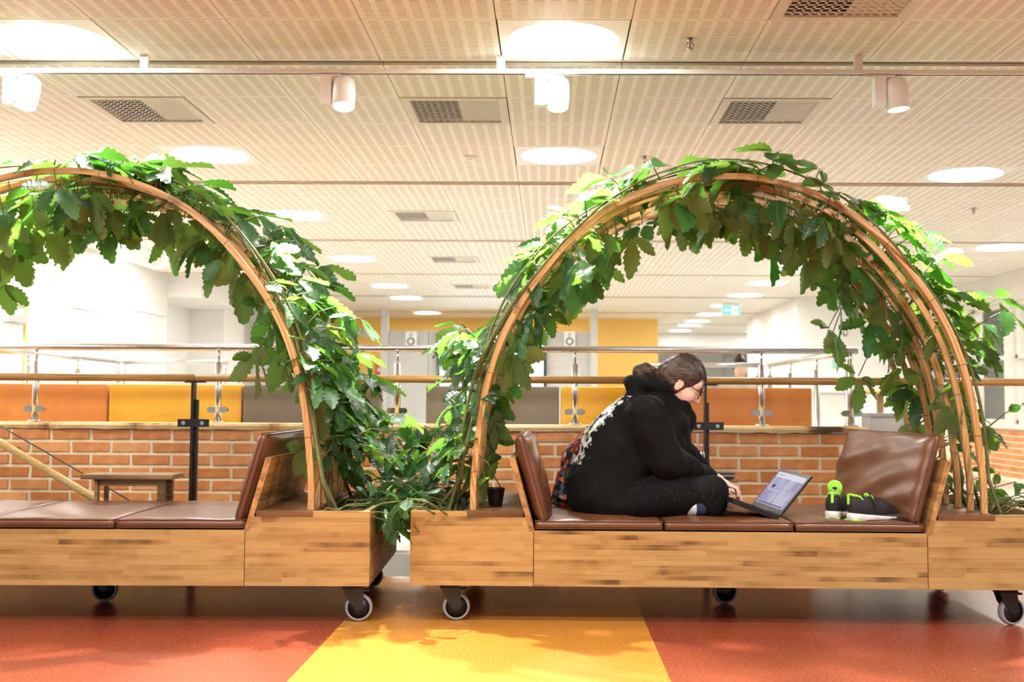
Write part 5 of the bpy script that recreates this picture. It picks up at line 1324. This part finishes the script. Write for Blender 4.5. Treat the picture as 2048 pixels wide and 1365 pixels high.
T_.mesh('trousers', trouser_mat(), person, PO)
# --- socks
K = SDF((0.3, 5.0, 0.42), (1.0, 5.7, 0.62), 0.005)
for an, ft in ((AN_N, np.array((0.06, 0.16, -0.015))), (AN_F, np.array((0.10, -0.14, -0.012)))):
    K.chain([an - np.array((0.03, 0, 0)), an + ft * 0.6, an + ft], [0.043, 0.042, 0.032], 0.02)
K.plane_cut((0, 0, SEATZ - 0.007), (0, 0, -1))
def sock_mat():
    m, nt, b = new_mat('white and navy sock'); tc = N(nt, 'ShaderNodeTexCoord'); sx = N(nt, 'ShaderNodeSeparateXYZ'); nt.links.new(tc.outputs['Object'], sx.inputs[0])
    rp = ramp(nt, [(0.0, (0.62, 0.64, 0.66)), (0.5, (0.012, 0.02, 0.05))]); rp.color_ramp.interpolation = 'CONSTANT'
    mr = N(nt, 'ShaderNodeMapRange'); mr.inputs[1].default_value = 0.20; mr.inputs[2].default_value = 0.29; nt.links.new(sx.outputs['X'], mr.inputs[0]); nt.links.new(mr.outputs[0], rp.inputs[0]); nt.links.new(rp.outputs[0], b.inputs['Base Color']); b.inputs['Roughness'].default_value = 0.9
    return m
K.mesh('socks', sock_mat(), person, PO)
# --- hair: smooth cap swept back into a bun
def hair_mat():
    m, nt, b = new_mat('brown hair'); mp = mapping(nt, (14, 260, 160), rot=(0, TH, 0))
    nz = N(nt, 'ShaderNodeTexNoise'); nz.inputs['Scale'].default_value = 1.0; nz.inputs['Detail'].default_value = 4; nt.links.new(mp.outputs[0], nz.inputs['Vector'])
    rp = ramp(nt, [(0.3, srgb(32, 20, 14)), (0.55, srgb(62, 40, 26)), (0.78, srgb(120, 84, 56))]); nt.links.new(nz.outputs['Fac'], rp.inputs[0]); nt.links.new(rp.outputs[0], b.inputs['Base Color']); b.inputs['Roughness'].default_value = 0.5
    bp = N(nt, 'ShaderNodeBump'); bp.inputs['Strength'].default_value = 0.6; bp.inputs['Distance'].default_value = 0.003; nt.links.new(nz.outputs['Fac'], bp.inputs['Height']); nt.links.new(bp.outputs[0], b.inputs['Normal'])
    return m
M['hair'] = hair_mat()
G = SDF((0.35, 5.15, 0.90), (0.82, 5.57, 1.28), 0.004)
G.ell(hp(-0.014, 0, 0.024), (0.106, 0.083, 0.101), 0.0, HM)
G.ell(hp(-0.05, 0, -0.012), (0.075, 0.079, 0.075), 0.03, HM)
# cut the face free: a slanted hairline, the ear stays open
G.ell(hp(0.10, 0, -0.055), (0.090, 0.12, 0.105), 0.008, HM, cut=True)
for s in (-1, 1): G.ell(hp(-0.008, s * 0.085, -0.030), (0.026, 0.022, 0.034), 0.006, HM, cut=True); G.ell(hp(0.045, s * 0.088, -0.048), (0.050, 0.03, 0.050), 0.006, HM, cut=True)
G.chain([hp(-0.095, 0, 0.01), W(1312, 752)], [0.030, 0.024], 0.02)
G.wobble(0.0022, 110, 9, 6)
G.mesh('hair', M['hair'], person, PO)
G = SDF((0.30, 5.25, 0.95), (0.62, 5.47, 1.22), 0.004)
bc = W(1290, 745)
G.ell(bc, (0.058, 0.05, 0.044), 0.0); G.ell(bc + np.array((-0.02, 0, -0.012)), (0.04, 0.045, 0.035), 0.01); G.wobble(0.004, 70, 12, 6)
G.mesh('hair_bun', M['hair'], person, PO)
bm = bmesh.new(); tb = W(1316, 751) - PO
tube(bm, [Vector(tb) + Vector((0.010 * math.sin(a) , 0.028 * math.cos(a), 0.028 * math.sin(a))) for a in [2 * PI * k / 16 for k in range(17)]], 0.006, 6); build('hair_tie', bm, plain('pale hair tie', (0.6, 0.58, 0.52), 0.6), person, smooth=True)
# loose strands
bm = bmesh.new(); rg = random.Random(4)
for k in range(26):
    a0 = rg.uniform(-0.06, 0.07); s = rg.uniform(-.05, .03); pts = []
    for i in range(7):
        t = i / 6; ang = R(20 + 110 * t); pts.append(Vector(hp(-0.014 + math.cos(ang) * 0.110 + a0 * 0.1, s, 0.026 + math.sin(ang) * (0.106 + 0.006 * math.sin(3 * t + k)) ) - PO))
    tube(bm, pts, 0.0006, 4)
for k in range(8): tube(bm, [Vector(hp(0.060, -0.05 + 0.004 * k, 0.075) - PO), Vector(hp(0.088, -0.055 + 0.004 * k, 0.045) - PO), Vector(hp(0.098, -0.05, 0.012 - 0.003 * k) - PO)], 0.0007, 4)
build('hair_strands', bm, M['hair'], person)['kind'] = 'stuff'
# --- glasses
gl = empty('glasses', (0, 0, 0), 0, person)
M['frame_dark'] = plain('dark tortoise frame', (0.015, 0.010, 0.008), 0.25)
for s in (-1, 1):
    c = hp(0.105, s * 0.033, -0.006) - PO; bm = bmesh.new(); pts = []
    for k in range(25):
        a = 2 * PI * k / 24; pts.append(Vector(c + S_ * 0.027 * math.cos(a) + U_ * (0.019 * math.sin(a) + (0.004 if math.sin(a) > 0.5 else 0)) + F_ * (-0.01 * abs(math.cos(a)) * (1 if math.cos(a) * s > 0 else 0))))
    tube(bm, pts, 0.0026, 6, caps=False); build('rim', bm, M['frame_dark'], gl, smooth=True)
    bm = bmesh.new(); bm.faces.new([bm.verts.new(p) for p in pts[:-1]]); build('lens', bm, M['glass'], gl)
    bm = bmesh.new(); tube(bm, [Vector(hp(0.096, s * 0.060, 0.004) - PO), Vector(hp(0.05, s * 0.076, 0.004) - PO), Vector(hp(-0.005, s * 0.082, 0.008) - PO), Vector(hp(-0.03, s * 0.080, -0.016) - PO)], 0.0022, 6); build('temple', bm, M['frame_dark'], gl, smooth=True)
bm = bmesh.new(); tube(bm, [Vector(hp(0.107, -0.007, 0.0) - PO), Vector(hp(0.112, 0, 0.004) - PO), Vector(hp(0.107, 0.007, 0.0) - PO)], 0.0022, 6); build('bridge', bm, M['frame_dark'], gl, smooth=True)
# eyes behind the glasses, brows, hoodie zip pull
for s in (-1, 1):
    bm = bmesh.new(); bmesh.ops.create_uvsphere(bm, u_segments=12, v_segments=8, radius=0.0105); e = build('eye', bm, plain('eye white', (0.7, 0.68, 0.65), 0.2), person, smooth=True, loc=Vector(hp(0.077, s * 0.030, -0.001) - PO))
    bm = bmesh.new(); tube(bm, [Vector(hp(0.094, s * 0.016, 0.016) - PO), Vector(hp(0.094, s * 0.032, 0.021) - PO), Vector(hp(0.084, s * 0.046, 0.017) - PO)], [0.0025, 0.003, 0.0015], 6); build('eyebrow', bm, M['hair'], person)
bm = bmesh.new(); bmesh.ops.create_uvsphere(bm, u_segments=10, v_segments=8, radius=0.004); build('earring', bm, M['chrome'], person, smooth=True, loc=Vector(hp(-0.014, -0.085, -0.048) - PO))

# ------------------------------------------------------------------ laptop
LH = Vector((1.035, 5.09, SEATZ + 0.004)); hd = Vector((-0.21, 0.97, 0.05)).normalized(); LW = 0.335
lidv = (Vector((1.185, 5.12, 0.635)) - LH); lidv = (lidv - hd * lidv.dot(hd)).normalized()
basv = (Vector((0.80, 5.05, 0.545)) - LH); basv = (basv - hd * basv.dot(hd)).normalized()
lap = empty('laptop', LH); tag(lap, 'open black laptop tilted on the seat before the person, screen lit', 'laptop')
def slab(nm, mt, origin, a, b, la, lb, t, nrm, par, inset=0.0, bev=0.002):
    """box spanned by a (length la) and b (length lb), thickness t along nrm"""
    bm = bmesh.new(); bbox(bm, inset, la - inset, inset, lb - inset, 0, t)
    mt4 = Matrix((a, b, nrm)).transposed()
    for v in bm.verts: v.co = mt4 @ v.co + origin
    bmesh.ops.recalc_face_normals(bm, faces=bm.faces)
    return build(nm, bm, mt, par, bevel=bev)
M['laptop'] = plain('black laptop shell', (0.010, 0.010, 0.011), 0.35)
M['laptop_grey'] = plain('dark grey bezel', (0.05, 0.05, 0.055), 0.3)
ln = hd.cross(lidv).normalized()
if ln.x > 0: ln = -ln                        # faces the person
lid = slab('lid', M['laptop'], Vector(), hd, lidv, LW, 0.235, -0.008, ln, lap)
slab('bezel', M['laptop_grey'], ln * 0.0005, hd, lidv, LW, 0.235, 0.001, ln, lap, 0.002, 0)
def screen_mat():
    m = bpy.data.materials.new('lit laptop screen'); m.use_nodes = True; nt = m.node_tree; nt.nodes.clear(); o = N(nt, 'ShaderNodeOutputMaterial'); e = N(nt, 'ShaderNodeEmission')
    mp = mapping(nt, (3, 3, 3)); nz = N(nt, 'ShaderNodeTexNoise'); nz.inputs['Scale'].default_value = 3; nt.links.new(mp.outputs[0], nz.inputs['Vector'])
    rp = ramp(nt, [(0.35, srgb(168, 160, 196)), (0.65, srgb(206, 204, 222))]); nt.links.new(nz.outputs['Fac'], rp.inputs[0]); nt.links.new(rp.outputs[0], e.inputs[0]); e.inputs[1].default_value = 0.42; nt.links.new(e.outputs[0], o.inputs[0]); return m
so = hd * 0.016 + lidv * 0.03 + ln * 0.0018
scr = slab('screen', screen_mat(), so, hd, lidv, LW - 0.032, 0.187, 0.0004, ln, lap, 0, 0)
M['ui_dark'] = emit('screen window line', srgb(120, 108, 150), 0.4); M['ui_purple'] = emit('screen purple tile', srgb(108, 60, 124), 0.4); M['ui_light'] = emit('screen toolbar', srgb(226, 228, 238), 0.45)
for a0, b0, la, lb, mt in ((0.0, 0.155, LW - 0.032, 0.030, 'ui_light'), (0.22, 0.168, 0.07, 0.004, 'ui_dark'), (0.235, 0.095, 0.026, 0.018, 'ui_purple'), (0.148, 0.004, 0.004, 0.150, 'ui_dark'), (0.16, 0.080, 0.12, 0.003, 'ui_light'), (0.02, 0.006, 0.26, 0.006, 'ui_dark')):
    slab('screen_element', M[mt], so + hd * a0 + lidv * b0 + ln * 0.0006, hd, lidv, la, lb, 0.0003, ln, scr, 0, 0)
bn = basv.cross(hd).normalized()
if bn.z < 0: bn = -bn
bs = slab('base', M['laptop'], Vector(), hd, basv, LW, 0.235, -0.022, bn, lap, 0, 0.003)
slab('palm_rest', M['laptop_grey'], bn * 0.0003, hd, basv, LW, 0.235, 0.001, bn, lap, 0.004, 0)
kb = slab('keyboard', M['laptop'], hd * 0.02 + basv * 0.025 + bn * 0.001, hd, basv, LW - 0.04, 0.11, 0.0012, bn, lap, 0, 0)
for r_ in range(5):
    for c_ in range(14): slab('key', M['laptop'], hd * (0.022 + c_ * 0.0209) + basv * (0.028 + r_ * 0.021) + bn * 0.0022, hd, basv, 0.0175, 0.0175, 0.0016, bn, kb, 0, 0)
slab('touchpad', M['laptop_grey'], hd * 0.11 + basv * 0.148 + bn * 0.0012, hd, basv, 0.11, 0.07, 0.0006, bn, lap, 0, 0)
bm = bmesh.new(); tube(bm, [hd * 0.01, hd * (LW - 0.01)], 0.008, 10); build('hinge', bm, M['laptop'], lap)

# ------------------------------------------------------------------ running shoes
M['shoe_black'] = plain('black mesh upper', (0.010, 0.010, 0.011), 0.7, var=0.5, scale=200, bump=0.3, bscale=400)
M['sole'] = plain('white foam sole', (0.72, 0.71, 0.69), 0.6, var=0.05)
M['neon'] = plain('neon green lining', srgb(150, 232, 70), 0.6, var=0.08, scale=40)
def shoe_parts():
    """shoe pointing along +x, heel at 0, length .27"""
    parts = []
    s = SDF((-0.03, -0.07, -0.01), (0.31, 0.07, 0.16), 0.0032)
    s.chain([(0.035, 0, 0.05), (0.09, 0, 0.05), (0.17, 0.002, 0.042), (0.235, 0.004, 0.036)], [0.033, 0.036, 0.040, 0.030], 0.03)
    s.chain([(0.028, 0, 0.085), (0.07, 0, 0.078)], [0.026, 0.028], 0.03); s.chain([(0.10, 0, 0.078), (0.16, 0, 0.062)], [0.026, 0.028], 0.03)
    s.ell((0.058, 0, 0.125), (0.050, 0.022, 0.055), 0.006, cut=True)
    s.plane_cut((0, 0, 0.022), (0, 0, -1)); parts.append(('upper', s, M['shoe_black']))
    q = SDF((-0.03, -0.07, -0.01), (0.31, 0.07, 0.08), 0.0032)
    q.chain([(0.036, 0, 0.02), (0.10, 0, 0.02), (0.18, 0.003, 0.02), (0.232, 0.005, 0.024)], [0.038, 0.037, 0.044, 0.037], 0.02)
    q.plane_cut((0, 0, 0.034), (0.10, 0, 1)); q.plane_cut((0, 0, 0.0), (0, 0, -1)); parts.append(('midsole', q, M['sole']))
    return parts
SP = {}
def shoe(loc, rz, label, tongue):
    e = empty('running_shoe', loc, rz); tag(e, label, 'shoe', 'pair of running shoes')
    if not SP:
        for nm, s, mt in shoe_parts(): o = s.mesh(nm, mt, e); SP[nm] = o.data
    else:
        for nm, me in SP.items(): link(nm, me, e)
    bm = bmesh.new(); bbox(bm, 0.005, 0.07, -0.033, 0.033, -0.0015, 0.006); build('outsole', bm, M['neon'], e, bevel=0.002)
    # lining collar
    bm = bmesh.new(); pts = [(0.058 + 0.050 * math.cos(a), 0.025 * math.sin(a), 0.092 + 0.013 * (1 if math.cos(a) < -0.3 else 0) - 0.012 * math.cos(a) * (math.cos(a) < 0) - 0.004) for a in [2 * PI * k / 20 for k in range(21)]]
    tube(bm, pts, 0.0055, 6, caps=False); build('collar_lining', bm, M['neon'], e, smooth=True)
    # tongue: a padded paddle, pulled up and back on one shoe
    bm = bmesh.new(); bmesh.ops.create_uvsphere(bm, u_segments=20, v_segments=12, radius=1.0)
    L_ = 0.047 if tongue else 0.030
    for v in bm.verts:
        z = v.co.z; w = 0.043 * (0.74 + 0.26 * z) if tongue else 0.026
        v.co = Vector((v.co.x * 0.008 + 0.006 * z * z, v.co.y * w, z * L_))
    tg = build('tongue', bm, M['neon'], e, smooth=True); tg.location = (0.088, 0, 0.120) if tongue else (0.112, 0, 0.092); tg.rotation_euler = (0, -0.28 if tongue else -0.8, 0)
    if tongue:
        box('size_label', plain('label white', (0.8, 0.8, 0.78), 0.6), -0.0085, -0.0065, -0.009, 0.009, -0.012, 0.008, tg)
        box('label_band', M['shoe_black'], -0.0087, -0.0065, -0.009, 0.009, 0.008, 0.018, tg)
        bm = bmesh.new()
        for k in range(4): bbox(bm, -0.0092, -0.0088, -0.008, 0.006 - 0.002 * (k % 2), -0.009 + 0.005 * k, -0.0075 + 0.005 * k)
        build('label_print', bm, M['shoe_black'], tg)
    # laces
    for k in range(5):
        x = 0.115 + 0.018 * k; z = 0.103 - 0.011 * k - (0.002 * k * k * 0.3)
        bm = bmesh.new(); tube(bm, [(x, -0.026, z - 0.012), (x + 0.004, -0.012, z + 0.002), (x, 0.012, z + 0.003), (x + 0.004, 0.026, z - 0.012)], 0.003, 6); build('lace', bm, M['shoe_black'] if k else M['neon'], e, smooth=True)
    bm = bmesh.new(); tube(bm, [(0.11, -0.01, 0.105), (0.09, -0.03, 0.115), (0.10, -0.045, 0.085), (0.105, -0.048, 0.06)], 0.003, 6); tube(bm, [(0.11, 0.01, 0.105), (0.12, 0.03, 0.118), (0.13, 0.02, 0.10)], 0.003, 6); build('bow', bm, M['shoe_black'], e, smooth=True)
    bm = bmesh.new(); bbox(bm, -0.004, 0.002, -0.006, 0.006, 0.07, 0.115); build('heel_tab', bm, M['neon'], e, bevel=0.002)
    return e
shoe((1.262, 5.055, SEATZ - 0.002), R(68), 'black running shoe with neon green tongue pulled up, the left of the pair', True)
shoe((1.315, 4.985, SEATZ - 0.002), R(24), 'black running shoe with white sole, the right and nearer of the pair', False)

# ------------------------------------------------------------------ tray tables on the rear shelf
M['tray'] = wood('dark stained pine tray', srgb(176, 140, 92), srgb(116, 84, 48), srgb(52, 36, 22), 0, 0.5, fine=40)
def tray(loc, rz, lb):
    e = empty('tray_table', loc, rz); tag(e, lb, 'tray table', 'small wooden tray tables')
    box('table_top', M['tray'], -0.235, 0.235, -0.105, 0.105, 0.128, 0.152, e, 0.002)
    for s in (-1, 1):
        for y in (-0.075, 0.06): box('leg', M['tray'], s * 0.17 - 0.018 + (0.02 if s < 0 else -0.0), s * 0.17 + 0.018, y - 0.012, y + 0.02, 0, 0.128, e, 0.001)
    for y in (-0.06, 0.075): box('apron', M['tray'], -0.15, 0.15, y - 0.008, y + 0.008, 0.092, 0.128, e, 0.001)
    return e
tz = ZSEAT + 0.022
tray(on_bench(BL_LOC, BL_ROT, (0.02, 1.03, tz)), BL_ROT, 'small dark wooden tray table standing at the back of the empty left bench')
tray(on_bench(BR_LOC, BR_ROT, (-0.045, 1.03, tz)), BR_ROT, 'small wooden tray table behind the seated person, holding phone and can')
TT = tz + 0.152
p = PY(1448, 948, 5.88)
ph = empty('phone', (p.x, 5.88, TT), 0.1); tag(ph, 'black phone in a wallet case lying on the tray table beside the knee', 'phone')
box('back_cover', M['black_plastic'], -0.04, 0.04, -0.06, 0.06, 0.0, 0.006, ph, 0.002)
box('handset', plain('phone side', (0.20, 0.19, 0.24), 0.25), -0.037, 0.037, -0.0605, 0.058, 0.007, 0.018, ph, 0.003)
box('flap', M['black_plastic'], -0.042, 0.042, -0.06, 0.06, 0.0195, 0.026, ph, 0.002)
p = PY(1400, 920, 5.97)
cn = empty('drink_can', (p.x, 5.97, TT)); tag(cn, 'slim silver drinks can on the tray table, half behind the sleeve', 'can')
bm = bmesh.new(); lathe(bm, [(0, 0.0), (0.022, 0.0), (0.026, 0.006), (0.026, 0.118), (0.021, 0.128)], 24); build('body', bm, plain('printed silver can', (0.62, 0.66, 0.72), 0.25, metal=0.9, var=0.3, scale=40), cn)
bm = bmesh.new(); lathe(bm, [(0.021, 0.128), (0.022, 0.131), (0.019, 0.127), (0, 0.127)], 24); build('lid', bm, M['chrome'], cn)

# ------------------------------------------------------------------ black pot on the ledge
p = PY(991, 1016, 5.16)
pt = empty('small_pot', (p.x, 5.16, ZRIM)); tag(pt, 'small glossy black pot on the ledge left of the brown back cushion', 'pot')
bm = bmesh.new(); lathe(bm, [(0, 0.002), (0.029, 0.002), (0.031, 0.006), (0.0415, 0.078), (0.0435, 0.08), (0.0435, 0.084), (0.040, 0.084), (0.030, 0.012), (0, 0.012)], 32); build('body', bm, plain('glossy black glaze', (0.008, 0.008, 0.009), 0.12), pt)
bm = bmesh.new(); lathe(bm, [(0, 0.052), (0.036, 0.052)], 24); build('dark_content', bm, M['soil'], pt)

# ------------------------------------------------------------------ backpack behind the person
def pack_mat():
    m, nt, b = new_mat('red floral backpack cloth'); mp = mapping(nt, (1, 1, 1))
    vo = N(nt, 'ShaderNodeTexVoronoi'); vo.inputs['Scale'].default_value = 48; nt.links.new(mp.outputs[0], vo.inputs['Vector'])
    sp = N(nt, 'ShaderNodeSeparateColor'); nt.links.new(vo.outputs['Color'], sp.inputs[0])
    rp = ramp(nt, [(0.0, (0.008, 0.008, 0.01)), (0.30, srgb(196, 60, 24)), (0.52, srgb(224, 110, 50)), (0.66, (0.5, 0.47, 0.42)), (0.78, (0.06, 0.10, 0.16)), (0.88, (0.01, 0.01, 0.012))]); rp.color_ramp.interpolation = 'CONSTANT'
    nt.links.new(sp.outputs[0], rp.inputs[0]); nt.links.new(rp.outputs[0], b.inputs['Base Color']); b.inputs['Roughness'].default_value = 0.8; return m
M['pack'] = pack_mat(); M['pack_black'] = plain('black webbing', (0.010, 0.010, 0.011), 0.75)
BP = np.array((0.15, 5.62, SEATZ))
bp_ = empty('backpack', BP); tag(bp_, 'black backpack with red floral pattern leaning behind the person', 'backpack')
s = SDF((-0.12, 5.45, 0.42), (0.45, 5.85, 0.90), 0.006)
s.chain([BP + np.array((0.00, 0, 0.09)), BP + np.array((0.03, 0, 0.22)), BP + np.array((0.09, 0, 0.33))], [0.10, 0.105, 0.075], 0.04)
s.chain([BP + np.array((0.00, 0.08, 0.09)), BP + np.array((0.04, 0.08, 0.22)), BP + np.array((0.09, 0.07, 0.31))], [0.10, 0.105, 0.075], 0.05)
s.plane_cut((0, 0, SEATZ - 0.004), (0, 0, -1)); s.wobble(0.003, 40, 3)
s.mesh('body', M['pack'], bp_, BP)
s = SDF((-0.15, 5.42, 0.42), (0.40, 5.85, 0.80), 0.006)
s.chain([BP + np.array((-0.06, -0.02, 0.05)), BP + np.array((-0.055, -0.02, 0.13))], [0.075, 0.06], 0.03); s.plane_cut((0, 0, SEATZ - 0.004), (0, 0, -1))
s.mesh('front_pocket', M['pack'], bp_, BP)
for dx in (0.0, 0.05):
    bm = bmesh.new(); tube(bm, [(-0.075 + dx, -0.085, 0.04), (-0.07 + dx, -0.10, 0.16), (-0.02 + dx, -0.10, 0.30), (0.06 + dx, -0.075, 0.385)], 0.022 if dx else 0.006, 10, squash=0.4); build('strap' if dx else 'zip', bm, M['pack_black'], bp_, smooth=True)
bm = bmesh.new(); tube(bm, [(0.06, -0.03, 0.385), (0.08, -0.03, 0.42), (0.12, -0.03, 0.425), (0.14, -0.03, 0.39)], 0.010, 8); build('grab_handle', bm, M['pack_black'], bp_, smooth=True)
bm = bmesh.new(); tube(bm, [(-0.09, -0.10, 0.03), (-0.13, -0.12, 0.06), (-0.14, -0.10, 0.02), (-0.10, -0.13, 0.012)], 0.008, 8); build('loose_strap', bm, M['pack_black'], bp_, smooth=True)

# ------------------------------------------------------------------ a person far back, seated beyond the railing
fp = PY(1480, 742, 12.5)
FO = np.array((fp.x, 12.5, 0.0))
fpn = empty('person', FO); tag(fpn, 'distant person with dark hair and light top, seated beyond the far railing', 'person')
s = SDF((fp.x - 0.45, 12.1, 0.0), (fp.x + 0.45, 13.1, 1.45), 0.014)
hz = fp.z + 0.03
s.ell((fp.x, 12.48, hz), (0.072, 0.09, 0.11), 0.0); s.chain([(fp.x, 12.52, hz - 0.09), (fp.x, 12.54, hz - 0.17)], [0.05, 0.055], 0.03)
s.chain([(fp.x, 12.56, hz - 0.30), (fp.x, 12.60, hz - 0.55), (fp.x, 12.62, hz - 0.72)], [0.13, 0.13, 0.15], 0.06)
for q in (-1, 1):
    s.chain([(fp.x + q * 0.17, 12.56, hz - 0.25), (fp.x + q * 0.24, 12.45, hz - 0.5), (fp.x + q * 0.08, 12.32, hz - 0.42)], [0.055, 0.045, 0.032], 0.03)
    s.chain([(fp.x + q * 0.09, 12.60, hz - 0.74), (fp.x + q * 0.12, 12.25, hz - 0.72), (fp.x + q * 0.12, 12.25, 0.10), (fp.x + q * 0.12, 12.15, 0.05)], [0.09, 0.065, 0.05, 0.045], 0.03)
s.ell((fp.x, 12.385, hz - 0.01), (0.014, 0.02, 0.022), 0.015)
s.mesh('body', M['skin'], fpn, FO)
s = SDF((fp.x - 0.45, 12.1, 0.3), (fp.x + 0.45, 13.1, 1.3), 0.016)
s.chain([(fp.x, 12.55, hz - 0.26), (fp.x, 12.60, hz - 0.55), (fp.x, 12.62, hz - 0.74)], [0.15, 0.15, 0.17], 0.06)
for q in (-1, 1): s.chain([(fp.x + q * 0.17, 12.56, hz - 0.25), (fp.x + q * 0.24, 12.45, hz - 0.5), (fp.x + q * 0.14, 12.37, hz - 0.46)], [0.075, 0.06, 0.05], 0.03)
s.mesh('shirt', plain('pale shirt', (0.55, 0.53, 0.50), 0.8), fpn, FO)
s = SDF((fp.x - 0.2, 12.3, hz - 0.2), (fp.x + 0.2, 12.75, hz + 0.2), 0.012)
s.ell((fp.x, 12.50, hz + 0.03), (0.085, 0.10, 0.105), 0.0); s.ell((fp.x, 12.37, hz - 0.04), (0.07, 0.06, 0.09), 0.01, cut=True); s.ell((fp.x, 12.52, hz + 0.12), (0.04, 0.05, 0.05), 0.02)
s.mesh('hair', plain('dark hair', (0.02, 0.014, 0.01), 0.5), fpn, FO)
ch = empty('chair', (fp.x, 12.65, 0)); tag(ch, 'plain pale chair under the distant person', 'chair')
hs = hz - 0.90
box('seat', M['pale_wood'], -0.22, 0.22, -0.22, 0.22, hs - 0.03, hs, ch, 0.006); box('backrest', M['pale_wood'], -0.2, 0.2, 0.19, 0.22, hs + 0.2, hs + 0.45, ch, 0.006)
for x in (-0.19, 0.19):
    for y in (-0.19, 0.2): box('leg', M['steel'], x - 0.012, x + 0.012, y - 0.012, y + 0.012, 0, (hs - 0.03) if y < 0 else hs + 0.42, ch)
